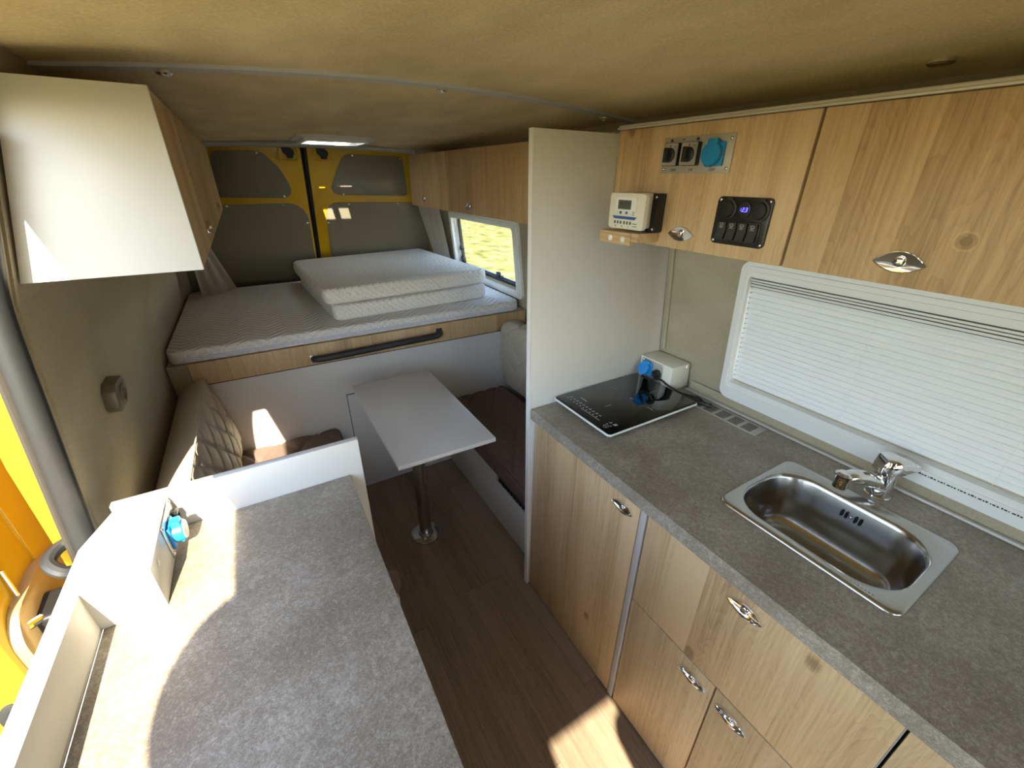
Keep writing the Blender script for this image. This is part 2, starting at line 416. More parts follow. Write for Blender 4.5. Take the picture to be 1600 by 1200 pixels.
# walls made of slabs between profile heights, leaving openings free
def wall(side, name, zs, spans):
    """spans: function(zmid) -> list of (y0, y1)"""
    b = MB()
    for z0, z1 in zip(zs, zs[1:]):
        for y0, y1 in spans((z0 + z1) / 2):
            f = xl if side == 'L' else xr; t = -0.035 if side == 'L' else 0.035
            ring = [(f(z0), z0), (f(z1), z1), (f(z1) + t, z1), (f(z0) + t, z0)]
            v0 = [b._v((x, y0, z)) for x, z in ring]; v1 = [b._v((x, y1, z)) for x, z in ring]
            b.bm.faces.new(v0); b.bm.faces.new(list(reversed(v1)))
            for i in range(4):
                j = (i + 1) % 4; b.bm.faces.new((v0[j], v0[i], v1[i], v1[j]))
    bmesh.ops.remove_doubles(b.bm, verts=b.bm.verts[:], dist=0.0005)
    seen = {}
    b.bm.verts.index_update()
    for f in b.bm.faces: seen.setdefault(frozenset(v.index for v in f.verts), []).append(f)
    bmesh.ops.delete(b.bm, geom=[f for fs in seen.values() if len(fs) > 1 for f in fs], context='FACES_ONLY')
    return struct(b.build(name, M['felt'], ang=50))
ZS = [0.0, 0.4, 0.80, 0.95, 1.0, 1.355, 1.40, 1.56, 1.72, 1.85]
DOOR0, DOOR1 = -0.75, 1.03
W2A, W2B = 2.10, 2.98
wall('L', 'wall_left', ZS, lambda z: [(-2.3, DOOR0), (DOOR1, 3.75)])
wall('R', 'wall_right', ZS, lambda z: [(-2.3, -0.58), (0.72, W2A), (W2B, 3.75)] if 1.0 < z < 1.355 else [(-2.3, 3.75)])
# ceiling
b = MB(); nx, ny = 24, 30
def grid(bm_, f, us, vs):
    g = [[bm_._v(f(u, v)) for v in vs] for u in us]
    for i in range(len(us) - 1):
        for j in range(len(vs) - 1):
            bm_.bm.faces.new((g[i][j], g[i + 1][j], g[i + 1][j + 1], g[i][j + 1]))
xs = [-0.275 + (1.185 + 0.275) * i / nx for i in range(nx + 1)]
ys = [-1.36, -0.5, 0.2, 0.7, 1.0, 1.18, 1.22, 1.5, 1.8, 2.1, 2.4, 2.6, 2.63, 2.66, 2.8, 2.95, 2.99, 3.02, 3.3]
SKY = (0.315, 0.70, 2.64, 3.00)
g = {}
for i, x in enumerate(xs):
    for j, y in enumerate(ys):
        g[i, j] = b._v((x, y, ceil_z(x, y)))
for i in range(nx):
    for j in range(len(ys) - 1):
        mx_, my_ = (xs[i] + xs[i + 1]) / 2, (ys[j] + ys[j + 1]) / 2
        if 0.36 < mx_ < 0.665 and 2.66 < my_ < 2.99: continue
        b.bm.faces.new((g[i, j], g[i + 1, j], g[i + 1, j + 1], g[i, j + 1]))
for f in b.bm.faces:
    f.normal_update()
    if f.normal.z > 0: f.normal_flip()
bmesh.ops.solidify(b.bm, geom=b.bm.faces[:], thickness=0.02)
o = b.build('ceiling', M['ceil'], ang=50); struct(o)
# unseen outer roof skin, added to block light leaking through the ceiling; skylight left open
b = MB()
for q in ((-0.33, 0.33, -1.45, 3.75), (0.70, 1.24, -1.45, 3.75), (0.33, 0.70, -1.45, 2.50), (0.33, 0.70, 3.01, 3.75)): b.box(q[0], q[1], q[2], q[3], 1.872, 1.905)
struct(b.build('roof_light_block', M['yellow']))
# door header above the sliding door opening
b = MB(frame((0, -1.5, 0), (1, 0, 0), (0, 0, 1)))
hd = [(-0.350, 1.700), (-0.325, 1.712), (-0.285, 1.757), (-0.262, 1.80), (-0.29, 1.83), (-0.366, 1.80)]
b.prism(hd, -(DOOR1 + 1.5), 0, 0.004)
struct(b.build('trim_2', M['felt']))
# unseen front end: cab roof edge, dashboard, and added boards masking the windscreen sun
b = MB()
b.box(-0.46, 1.40, -1.42, -1.36, 1.56, 1.86)
b.box(-0.46, 1.40, -2.36, -2.30, -0.05, 0.95)
b.box(-0.46, 1.40, -2.30, -1.75, 0.80, 0.98)
b.box(-0.20, 0.12, -1.46, -1.40, 1.25, 1.60)  # added boards from here on leave a slot that shapes the floor sun patch
b.box(0.385, 1.10, -1.46, -1.40, 1.25, 1.60)
b.box(-0.46, -0.40, -1.46, -1.40, 0.9, 1.86)
b.box(-0.41, -0.19, -1.46, -1.40, 1.25, 1.60)
b.box(1.34, 1.40, -1.46, -1.40, 0.9, 1.86)
b.box(1.09, 1.35, -1.46, -1.40, 1.25, 1.60)
struct(b.build('wall_front_sun_mask', M['felt']))
# ground outside
b = MB()
b.prism([(-40, -40), (40, -40), (40, 40), (-40, 40)], -0.75, -0.70)
struct(b.build('ground', M['grass']), None)

# ------------------------------------------------------------------ rear doors
SL = 1.053
FR = frame((0, 3.4175, 1.0), (1, 0, 0), (0, -0.33, 1.0))
def d2(p): return (p[0], (p[1] - 1.0) * SL)
def smooth_poly(pts, r=0.02, n=4):
    out = []; m = len(pts)
    for i in range(m):
        a, p, c = Vector(pts[i - 1]), Vector(pts[i]), Vector(pts[(i + 1) % m])
        da, dc = (a - p), (c - p); k = min(r, da.length * 0.45, dc.length * 0.45)
        s, e = p + da.normalized() * k, p + dc.normalized() * k
        for t in range(n + 1):
            t /= n; q = s * (1 - t) ** 2 + p * 2 * t * (1 - t) + e * t * t
            out.append((q.x, q.y))
    return out
b = MB(FR); b.prism([d2(p) for p in [(-0.47, 0.0), (1.38, 0.0), (1.38, 1.86), (-0.47, 1.86)]], -0.10, -0.07)
struct(b.build('wall_rear', M['felt']))
screw_me = None
def screw_mesh(r=0.006, h=0.004, slot=True):
    b = MB(); b.lathe([(r * 1.25, 0), (r * 1.25, h * 0.3), (r * 0.9, h * 0.8), (r * 0.4, h), (0.0006, h)], n=12, cap0=False)
    me = b.mesh('screw', (0, 0, 0)); me.materials.append(M['chrome']); return me
SCREW = screw_mesh(); SCREW_S = screw_mesh(0.0028, 0.002); CAP = screw_mesh(0.0065, 0.004)
CAP.materials.clear(); CAP.materials.append(M['wplastic'])
def rear_door(name, label, slab, inserts, screws, latch):
    t = thing(name, label, 'door', (slab[0][0], 3.55, 0.75)); del t['category']; struct(t, label)
    b = MB(FR); b.prism(smooth_poly([d2(p) for p in slab], 0.012), -0.05, 0.0, 0.004); b.build('door_shell', M['yellow'], t)
    for nm, ins in inserts:
        b = MB(FR); b.prism(smooth_poly([d2(p) for p in ins], 0.03), 0.0005, 0.006, 0.002)
        b.build('lining_panel', M['insert'], t)
    for s in screws:
        place(SCREW, 'screw', FR @ Matrix.Translation((s[0], (s[1] - 1) * SL, 0.006)), t)
    (x0, z1), (x1, z0) = latch
    b = MB(FR)                                       # raised ring of the pressed recess
    u0, u1, v0, v1 = x0, x1, (z0 - 1) * SL, (z1 - 1) * SL
    b.ring(rrect(u0 - 0.022, u1 + 0.022, v0 - 0.018, v1 + 0.005, 0.02), rrect(u0 - 0.014, u1 + 0.014, v0 - 0.010, v1 + 0.002, 0.016), 0.0, 0.006)
    b.build('pressed_rim', M['yellow'], t)
    b = MB(FR); b.prism(smooth_poly([(u0, v1), (u0 + 0.004, v0 + 0.03), (u0 + 0.022, v0 + 0.02), (u0 + 0.026, v0), (u1 - 0.012, v0), (u1 - 0.01, v0 + 0.014), (u1, v0 + 0.03), (u1 - 0.006, v1 - 0.012), (u1 - 0.02, v1)], 0.004, 2), 0.0005, 0.012, 0.002)
    b.build('latch', M['black'], t)
    return t
rd1 = rear_door('door_1', 'left rear van door, yellow frame with dark grey lining panels',
    [(-0.40, 0.80), (0.385, 0.80), (0.380, 1.752), (-0.12, 1.752)],
    [('u', [(-0.084, 1.723), (0.123, 1.729), (0.177, 1.718), (0.247, 1.642), (0.293, 1.539), (0.293, 1.498), (0.255, 1.471), (-0.15, 1.480)]),
     ('l', [(-0.33, 1.437), (0.283, 1.440), (0.343, 1.408), (0.371, 1.346), (0.374, 0.84), (-0.36, 0.84)])],
    [(0.141, 1.720), (0.246, 1.481), (0.229, 1.428), (-0.080, 1.430), (0.356, 1.313)], ((0.276, 1.752), (0.345, 1.697)))
rd2 = rear_door('door_2', 'right rear van door beside the window, yellow frame with dark grey lining panels',
    [(0.412, 0.80), (1.31, 0.80), (1.10, 1.752), (0.416, 1.752)],
    [('u', [(0.642, 1.728), (1.014, 1.720), (1.055, 1.473), (0.557, 1.487), (0.531, 1.528), (0.613, 1.695)]),
     ('l', [(0.482, 1.375), (0.504, 1.420), (0.551, 1.439), (1.14, 1.429), (1.22, 1.275), (1.26, 0.84), (0.488, 0.84)])],
    [(0.685, 1.722), (1.002, 1.712), (0.610, 1.490), (0.638, 1.425), (0.983, 1.427), (0.490, 1.308)], ((0.468, 1.752), (0.540, 1.697)))
b = MB(FR); b.prism([d2(p) for p in [(0.383, 0.8), (0.414, 0.8), (0.418, 1.752), (0.378, 1.752)]], -0.06, -0.012); b.build('door_seal', M['dark'], rd1)
b = MB(FR); b.tube([(0.405, (z - 1) * SL, -0.006) for z in (0.8, 1.1, 1.4, 1.75)], 0.006, 8); b.build('rubber_lip', M['rubber'], rd1)
# header beam over the rear doors
b = MB(); nb = 16
rings = []
for i in range(nb + 1):
    x = -0.24 + 1.41 * i / nb; z = 1.768 - 0.02 * ((x - 0.455) / 0.7) ** 2
    rings.append([(x, 3.09, z + 0.012), (x, 3.085, z), (x, 3.095, z - 0.012), (x, 3.16, z - 0.016), (x, 3.18, z + 0.012)])
b.loops(rings); struct(b.build('trim_3', M['grey']))
b = MB(); b.tube([(1.06, 3.06, 1.755), (1.075, 3.08, 1.60), (1.085, 3.10, 1.43)], 0.006, 8); struct(b.build('trim_4', M['wplastic']))

# ------------------------------------------------------------------ ceiling rail, lights and screws
b = MB(); rings = []
for i in range(31):
    x = -0.27 + 1.45 * i / 30; z = ceil_z(x, 1.2)
    rings.append([(x, 1.178, z + 0.004), (x, 1.180, z - 0.007), (x, 1.2, z - 0.010), (x, 1.220, z - 0.007), (x, 1.222, z + 0.004)])
b.loops(rings); struct(b.build('trim_5', M['railgrey']), 'grey cover rail across the ceiling')
for x, lab in ((-0.073, 'chrome cap on the ceiling rail above the white cabinet end'), (0.505, 'chrome cap at the middle of the ceiling rail'), (1.055, 'chrome cap on the ceiling rail beside the tall panel')):
    z = ceil_z(x, 1.2) - 0.0095
    t = thing('rail_cap', lab, 'ceiling fitting', (x, 1.2, z), 'chrome caps on the ceiling rail')
    b = MB(F_DN(x, 1.2, z)); b.lathe([(0.015, -0.001), (0.015, 0.004), (0.011, 0.007), (0.009, 0.006)], n=18); b.build('bezel', M['chrome'], t)
    b = MB(F_DN(x, 1.2, z)); b.lathe([(0.009, 0.004), (0.008, 0.009), (0.004, 0.011), (0.0005, 0.0115)], n=14); b.build('centre', M['alu'], t)
x, y = 1.055, 0.378; z = ceil_z(x, y)
t = thing('ceiling_spotlight', 'small dark round spotlight in the ceiling above the right oak cabinet', 'light', (x, y, z))
b = MB(F_DN(x, y, z)); b.lathe([(0.019, -0.004), (0.019, 0.006), (0.016, 0.009), (0.012, 0.006)], n=22); b.build('bezel', M['chrome'], t)
b = MB(F_DN(x, y, z)); b.lathe([(0.012, 0.001), (0.011, 0.007), (0.005, 0.0085), (0.0005, 0.009)], n=16); b.build('lens', M['alu'], t)
for x, y, lab in ((-0.04, 1.80, 'ceiling screw above the left oak cabinets'), (0.56, 2.12, 'ceiling screw near the middle of the roof, in front of the skylight'),
                  (0.49, 2.52, 'ceiling screw just in front of the skylight'), (1.0, 1.95, 'ceiling screw above the rear oak cabinet, nearer to the tall panel'),
                  (0.97, 2.42, 'ceiling screw above the rear oak cabinet, nearer to the back doors')):
    b = MB(F_DN(x, y, ceil_z(x, y) + 0.001)); b.lathe([(0.009, 0.0), (0.009, 0.002), (0.005, 0.004), (0.0005, 0.0035)], n=12, cap0=False)
    tag(b.build('ceiling_screw', M['aluplate']), 'small ' + lab, 'screw', 'screws in the rear ceiling')
# skylight
zs = ceil_z(0.5, 2.83)
t = thing('window_3', 'white framed skylight', 'window', (0.51, 2.83, zs)); del t['category']; struct(t, 'white framed skylight in the rear ceiling')
b = MB(F_DN(0.512, 2.825, zs + 0.004))
o_ = rrect(-0.20, 0.20, -0.185, 0.185, 0.03); i_ = rrect(-0.150, 0.150, -0.135, 0.135, 0.02)
b.ring(o_, i_, 0.0, 0.014)
b.ring(rrect(-0.168, 0.168, -0.153, 0.153, 0.025), rrect(-0.150, 0.150, -0.135, 0.135, 0.02), 0.012, 0.030)
b.ring(rrect(-0.158, 0.158, -0.143, 0.143, 0.02), rrect(-0.150, 0.150, -0.135, 0.135, 0.02), -0.034, 0.003)
b.build('skylight_frame', M['wplastic'], t)
b = MB(F_DN(0.512, 2.825, zs)); b.box(-0.16, 0.16, -0.145, 0.145, -0.039, -0.035); b.build('skylight_pane', M['glass'], t)
b = MB(F_DN(0.512, 2.825, zs))                      # inner cover added to diffuse light; its openings shape the rear door sun patches
for q in ((-0.152, -0.135, -0.138, 0.138), (-0.075, -0.035, -0.138, 0.138), (0.095, 0.152, -0.138, 0.138), (-0.135, -0.075, -0.06, 0.055), (-0.035, 0.030, -0.06, 0.055), (0.030, 0.095, -0.06, 0.138), (-0.135, -0.112, -0.138, -0.06), (-0.037, 0.020, -0.138, -0.06)): b.box(*q, -0.030, -0.024)
b.build('light_mask_cover', M['acrylic'], t)

# ------------------------------------------------------------------ eye shaped cabinet handle (shared mesh, local frame: u right, v up, w out)
def lens(w, h1, h2, n=14):
    """outline of an eye: upper arc then lower arc"""
    up = [(-w / 2 + w * i / n, h1 * math.sin(PI * i / n) ** 0.85 if 0 < i < n else 0.0) for i in range(n + 1)]
    lo = [(w / 2 - w * i / n, -h2 * math.sin(PI * i / n) ** 0.85) for i in range(1, n)]
    return up + lo
def handle_mesh(w, h1, h2):
    b = MB(); R_ = lens(w, h1, h2)
    k = lambda s, z: [(x * s, (y - 0.002) * s + 0.002, z + (0.26 * y * s + 0.0035 if s < 0.95 else 0.0)) for x, y in R_]
    b.loops([k(1.0, 0.0), k(1.0, 0.0062), k(0.985, 0.0072), k(0.965, 0.0066), k(0.93, 0.0022), k(0.6, 0.0012), k(0.3, 0.0008)], False, True)
    b.lathe([(0.0078, 0.0006), (0.0078, 0.0085), (0.0068, 0.0105), (0.0042, 0.0115), (0.0008, 0.0118)], 0.0, 0.004, 16)
    b.lathe([(0.0102, 0.0008), (0.0102, 0.0045), (0.0085, 0.0050)], 0.0, 0.004, 16, False, False)
    me = b.mesh('handle', (0, 0, 0), 40); me.materials.append(M['chrome']); return me
HANDLE = handle_mesh(0.080, 0.021, 0.016)

# ------------------------------------------------------------------ right wall cabinets
def wall_cab(label, y0, y1, doors, side='R', z0=1.432, z1=1.722, name='wall_cabinet', group=None, endpanel=False, mat='oak'):
    if side == 'R': fx, F, sgn = 0.98, F_NX, 1
    else: fx, F, sgn = -0.093, F_PX, -1
    t = thing(name, label, 'cabinet', (fx + sgn * 0.12, (y0 + y1) / 2, z0), group)
    far0 = xr(z0) - 0.006 if side == 'R' else xl(z0) + 0.006
    far1 = xr(z1) - 0.006 if side == 'R' else xl(z1) + 0.006
    fr = frame((0, y0 if side == 'R' else y0, 0), (1, 0, 0), (0, 0, 1))   # u=X, v=Z, w=-Y
    b = MB(fr)
    front = fx + sgn * 0.0165
    poly = [(front, z0), (far0, z0), (far1, z1), (front, z1)]
    b.prism(poly, -(y1 - y0), 0.0, 0.0015)
    b.build('carcass', M['white'], t)
    for (a, c, hy, hz) in doors:
        b = MB(F(fx, 0, 0)); s = -1 if side == 'R' else 1
        u0, u1 = sorted((s * a, s * c))
        b.box(u0, u1, z0 - 0.002, z1, -0.016, 0.0, 0.0015)
        d = b.build('door', M[mat], t)
        place(HANDLE, 'handle', F(fx, hy, hz), d)
    return t
wall_cab('oak wall cabinet over the hob, with switch panels and a round-eyed chrome handle', 0.505, 1.043, [(0.505, 1.043, 0.772, 1.468)])
wall_cab('oak wall cabinet above the closed blind, with a single chrome handle and a knot', -0.30, 0.499, [(-0.30, 0.499, 0.302, 1.469)], mat='oakknot')
wall_cab('long oak wall cabinet with two doors above the rear side window', 1.068, 2.95, [(1.068, 2.34, 2.06, 1.463), (2.343, 2.95, 2.70, 1.475)])
wall_cab('white ended oak wall cabinet on the left wall above the bench', 1.047, 2.95, [(1.062, 2.0, 1.45, 1.470), (2.003, 2.95, 2.35, 1.47)], side='L', z1=1.732)
# white end panel of the left cabinet sits flush as its own board
b = MB(frame((0, 1.046, 0), (1, 0, 0), (0, 0, 1)))
lc = [o for o in COL.objects if o.name.startswith('wall_cabinet') and o.location.x < 0][0]
b.prism([(-0.0925, 1.430), (xl(1.43) + 0.003, 1.430), (xl(1.734) + 0.003, 1.734), (-0.0925, 1.734)], -0.016, 0.002, 0.001); b.build('end_panel', M['white'], lc)
# cover strip on top of the right cabinets
b = MB(); b.box(0.972, 0.990, -0.30, 1.043, 1.724, 1.734, 0.003); b.box(0.967, 0.976, -0.30, 1.043, 1.7225, 1.7275, 0.002)
struct(b.build('trim_6', M['strip']), 'metal cover strip along the top of the right wall cabinets')

# ------------------------------------------------------------------ tall partition
b = MB(frame((0, 1.045, 0), (1, 0, 0), (0, 0, 1)))
b.prism([(0.712, 0.003), (xr(0) - 0.004, 0.003), (xr(0.8) - 0.004, 0.8), (xr(0.95) - 0.004, 0.95), (xr(1.4) - 0.004, 1.4), (xr(1.715) - 0.004, 1.715), (0.684, 1.715)], -0.018, 0.0, 0.001)
t = tag(b.build('partition_panel', M['white']), 'tall white partition panel between kitchen worktop and right bench', 'panel')
b = MB(frame((0, 1.045, 0), (1, 0, 0), (0, 0, 1))); b.prism([(0.7095, 0.003), (0.7125, 0.003), (0.6845, 1.715), (0.6815, 1.715)], -0.0185, 0.0005); b.build('edge_band', M['edge'], t)

# ------------------------------------------------------------------ kitchen base cabinets (front plane X = 0.72)
KX = 0.72
def base_cab(label, y0, y1, fronts, group='oak kitchen base cabinets'):
    t = thing('base_cabinet', label, 'cabinet', (1.0, (y0 + y1) / 2, 0.0), group)
    b = MB(); a0, a1 = y0 + 0.001, y1 - 0.001
    b.box(KX + 0.017, 1.318, a0, a0 + 0.015, 0.0, 0.843); b.box(KX + 0.017, 1.318, a1 - 0.015, a1, 0.0, 0.843)
    b.box(KX + 0.017, 1.318, a0 + 0.015, a1 - 0.015, 0.0, 0.05); b.box(1.303, 1.318, a0 + 0.015, a1 - 0.015, 0.05, 0.843)
    bmesh.ops.remove_doubles(b.bm, verts=b.bm.verts[:], dist=1e-5); b.build('carcass', M['white'], t)
    for nm, a, c, z0, z1, hy, hz in fronts:
        b = MB(); b.box(KX, KX + 0.016, a, c, z0, z1, 0.0015); d = b.build(nm, M['oak'], t)
        if hy is not None: place(HANDLE, 'handle', F_NX(KX, hy, hz), d)
    return t
c1 = base_cab('tall oak base cabinet door under the hob, beside the tall panel', 0.518, 1.041, [('door', 0.543, 1.036, 0.006, 0.838, 0.600, 0.789)])
b = MB(); b.box(KX - 0.002, KX + 0.015, 0.5205, 0.5395, 0.004, 0.842, 0.0015); b.build('cover_strip', M['strip'], c1)
base_cab('oak base cabinet under the sink with a wide drawer over two doors', -0.021, 0.517,
         [('drawer', -0.0175, 0.515, 0.514, 0.838, 0.243, 0.791), ('door', 0.2445, 0.515, 0.006, 0.510, 0.297, 0.466), ('door', -0.0175, 0.2405, 0.006, 0.510, 0.192, 0.466)])
base_cab('oak base cabinet at the right edge of the photo', -0.62, -0.023, [('door', -0.62, -0.0235, 0.006, 0.838, None, None)])
# worktop with a cutout for the sink
b = MB(); SX0, SX1, SY0, SY1 = 0.878, 1.142, 0.075, 0.424
for q in ((0.702, SX0, -0.62, 1.043), (SX1, 1.316, -0.62, 1.043), (SX0, SX1, -0.62, SY0), (SX0, SX1, SY1, 1.043)):
    b.box(q[0], q[1], q[2], q[3], 0.845, 0.885)
bmesh.ops.remove_doubles(b.bm, verts=b.bm.verts[:], dist=1e-5)
tag(b.build('kitchen_worktop', M['stone'], origin=(0.7, 0.2, 0.845)), 'dark stone-patterned kitchen worktop holding sink and hob', 'worktop')
# back strip between worktop and wall
b = MB(); b.box(1.288, 1.302, -0.62, 0.875, 0.8855, 0.893, 0.002); struct(b.build('trim_7', M['strip']), 'pale metal strip along the back of the kitchen worktop')
b = MB(frame((0, 0.875, 0), (1, 0, 0), (0, 0, 1))); b.prism([(1.302, 0.886), (1.328, 0.886), (1.322, 0.918), (1.314, 0.918), (1.309, 0.900)], 0, 1.495); struct(b.build('trim_8', M['felt']))
# cable duct on wall in the corner
b = MB(); b.tube([(xr(z) - 0.006, 1.022, z) for z in (1.0, 1.1, 1.2, 1.3, 1.43)], 0.006, 8); struct(b.build('trim_9', M['felt']))

# ------------------------------------------------------------------ sink
t = thing('kitchen_sink', 'stainless steel built-in sink in the kitchen worktop', 'sink', (1.01, 0.247, 0.885))
b = MB()
def rr3(x0, x1, y0, y1, r, z): return [(p[0], p[1], z) for p in rrect(x0, x1, y0, y1, r, 8)]
zt = 0.8855
b.loops([rr3(0.857, 1.181, 0.060, 0.434, 0.028, zt), rr3(0.859, 1.179, 0.062, 0.432, 0.026, zt + 0.004), rr3(0.864, 1.174, 0.067, 0.427, 0.023, zt + 0.0055),
         rr3(0.872, 1.166, 0.074, 0.420, 0.05, zt + 0.004), rr3(0.882, 1.138, 0.078, 0.421, 0.085, zt + 0.0035), rr3(0.885, 1.135, 0.081, 0.418, 0.085, zt + 0.001),
         rr3(0.889, 1.131, 0.085, 0.414, 0.083, zt - 0.008), rr3(0.896, 1.124, 0.092, 0.407, 0.080, zt - 0.09), rr3(0.899, 1.121, 0.095, 0.404, 0.078, zt - 0.118),
         rr3(0.904, 1.116, 0.100, 0.399, 0.075, zt - 0.130), rr3(0.913, 1.107, 0.109, 0.390, 0.070, zt - 0.139), rr3(0.926, 1.094, 0.122, 0.377, 0.060, zt - 0.145), rr3(0.945, 1.075, 0.140, 0.360, 0.045, zt - 0.148)], False, True)
b.build('basin', M['steel'], t, ang=50)
b = MB(F_UP(1.000, 0.248, zt - 0.1475)); b.lathe([(0.052, 0.0), (0.052, 0.003), (0.048, 0.0045), (0.042, 0.002), (0.020, 0.0015), (0.012, 0.003), (0.001, 0.003)], n=30, cap0=False); b.build('drain', M['chrome'], t)
for k, dy in enumerate((0.262, 0.252, 0.232, 0.222)):
    b = MB(F_NX(1.1245, dy, 0.852)); b.prism(rrect(-0.0026, 0.0026, -0.009, 0.009, 0.0025, 4), -0.001, 0.0012); b.build('overflow_slot', M['dark'], t)
place(SCREW_S, 'screw', F_NX(1.1240, 0.242, 0.852), t)
b = MB(F_UP(0.873, 0.12, zt + 0.0042)); 
for k in range(9): b.box(-0.002, 0.002, 0.038 - k * 0.0062 - 0.0018, 0.038 - k * 0.0062 + 0.0018, 0, 0.0003)
b.build('stamped_marks', M['aluplate'], t)

# ------------------------------------------------------------------ tap
t = thing('kitchen_tap', 'short chrome mixer tap behind the sink', 'tap', (1.226, 0.238, 0.885))
b = MB(F_UP(1.226, 0.238, 0.8852))
b.lathe([(0.028, 0), (0.028, 0.004), (0.0255, 0.007), (0.0245, 0.030), (0.0245, 0.072), (0.023, 0.078), (0.021, 0.080)], n=28); b.build('body', M['chrome'], t)
b = MB()
pts = [V(1.222, 0.242, 0.920), V(1.195, 0.252, 0.932), V(1.168, 0.264, 0.944), V(1.142, 0.278, 0.948), V(1.124, 0.288, 0.943)]
b.tube(pts, [0.021, 0.019, 0.0185, 0.0175, 0.016], 16); b.build('spout', M['chrome'], t)
b = MB(frame((1.122, 0.289, 0.945), (0, 1, 0), (0.85, -0.3, 0.0))); 
b = MB(F_UP(1.124, 0.288, 0.917)); b.lathe([(0.011, 0), (0.0155, 0.0), (0.0165, 0.004), (0.0165, 0.022), (0.0185, 0.026), (0.0185, 0.038), (0.012, 0.043)], n=22); b.build('aerator', M['chrome'], t)
b = MB(frame((1.226, 0.238, 0.962), (0.88, -0.47, 0), (0, 0, 1)))
b = MB(); ax = V(0.80, -0.60, 0).normalized(); sd = V(0.60, 0.80, 0).normalized()
def lev(d, z0, z1, hw, base=V(1.226, 0.238, 0)):
    c = base + ax * d
    return [tuple(c + sd * hw + V(0, 0, z0)), tuple(c + sd * hw * 1.02 + V(0, 0, z1 - 0.007)), tuple(c + sd * hw * 0.7 + V(0, 0, z1)), tuple(c - sd * hw * 0.7 + V(0, 0, z1)), tuple(c - sd * hw * 1.02 + V(0, 0, z1 - 0.007)), tuple(c - sd * hw + V(0, 0, z0))]
b.loops([lev(-0.030, 0.962, 0.976, 0.014), lev(-0.024, 0.956, 1.000, 0.021), lev(-0.005, 0.958, 1.004, 0.025), lev(0.016, 0.962, 1.000, 0.024), lev(0.040, 0.972, 0.992, 0.020), lev(0.056, 0.974, 0.985, 0.017)])
b.build('lever', M['chrome'], t, ang=50)
b = MB(frame((1.196, 0.229, 0.918), (0.45, -0.89, 0), (0, 0, 1))); b.box(-0.012, 0.012, -0.003, 0.003, -0.001, 0.0008); b.build('badge', M['alu'], t)

# ------------------------------------------------------------------ induction hob
t = thing('induction_hob', 'black portable induction hob on the kitchen worktop', 'hob', (0.994, 0.90, 0.885))
b = MB()
r0 = lambda g_, z: [(p[0], p[1], z) for p in rrect(0.790 + g_, 1.200 - g_, 0.752 + g_, 1.036 - g_, 0.014, 5)]
b.loops([r0(0.02, 0.897), r0(0.008, 0.899), r0(0.0, 0.905), r0(0.0, 0.909), r0(0.0035, 0.911)]); b.build('white_rim', M['wplastic'], t)
b = MB(); r1 = lambda g_, z: [(p[0], p[1], z) for p in rrect(0.793 + g_, 1.197 - g_, 0.755 + g_, 1.033 - g_, 0.012, 5)]
b.loops([r1(0, 0.909), r1(0, 0.9118), r1(0.001, 0.9125)]); b.build('glass_top', M['hob'], t)
b = MB(); b.box(0.815, 1.175, 0.777, 1.011, 0.890, 0.898, 0.003); b.build('housing', M['black'], t)
for fx_, fy_ in ((0.83, 0.79), (0.83, 1.0), (1.165, 0.79), (1.165, 1.0)):
    b = MB(F_UP(fx_, fy_, 0.885)); b.cyl(0, 0, 0.011, 0.0, 0.007, 14, 0.001); b.build('foot', M['black'], t)
b = MB(F_UP(0, 0, 0.9126)); hz = 0.0003
cx, cy = 1.02, 0.892
b.box(cx - 0.009, cx + 0.009, cy - 0.0006, cy + 0.0006, 0, hz); b.box(cx - 0.0006, cx + 0.0006, cy - 0.009, cy + 0.009, 0, hz); b.build('zone_mark', M['mark'], t)
for (a, c, lx, ly) in ((cx + 0.105, cy, 0.025, 0.0012), (cx - 0.105, cy, 0.025, 0.0012), (cx, cy + 0.085, 0.0012, 0.025), (cx, cy - 0.085, 0.0012, 0.025)):
    b = MB(F_UP(0, 0, 0.9126)); b.box(a - lx / 2, a + lx / 2, c - ly / 2, c + ly / 2, 0, hz); b.build('zone_mark', M['mark'], t)
b = MB(F_UP(0, 0, 0.9126))
for k in range(14):                                   # row of touch symbols
    yy = 1.005 - 0.0165 * k
    if k in (10, 11): continue
    b.box(0.846, 0.850, yy - 0.004, yy - 0.001, 0, hz); b.box(0.842, 0.844, yy - 0.006, yy + 0.004, 0, hz); b.box(0.829, 0.833, yy - 0.003, yy + 0.002, 0, hz)
for k in range(7): b.box(0.868, 0.872, 0.985 - 0.005 * k - 0.0035, 0.985 - 0.005 * k, 0, hz)
b.ring([(0.818 + p[0], 0.797 + p[1]) for p in arc(0, 0, 0.0095, 0, 345, 22)], [(0.818 + p[0], 0.797 + p[1]) for p in arc(0, 0, 0.0083, 0, 345, 22)], 0, hz)
b.box(0.8172, 0.8188, 0.797, 0.8055, 0, hz); b.box(0.814, 0.822, 0.7935, 0.795, 0, hz)
for dx, dy in ((0, 0), (0.006, 0), (0, 0.006), (0.006, 0.006)): b.box(0.846 + dx - 0.002, 0.846 + dx + 0.0025, 0.784 + dy - 0.002, 0.784 + dy + 0.0025, 0, hz)
b.box(0.8225, 0.8245, 0.835, 0.925, 0, hz)
b.build('touch_symbols', M['mark'], t)

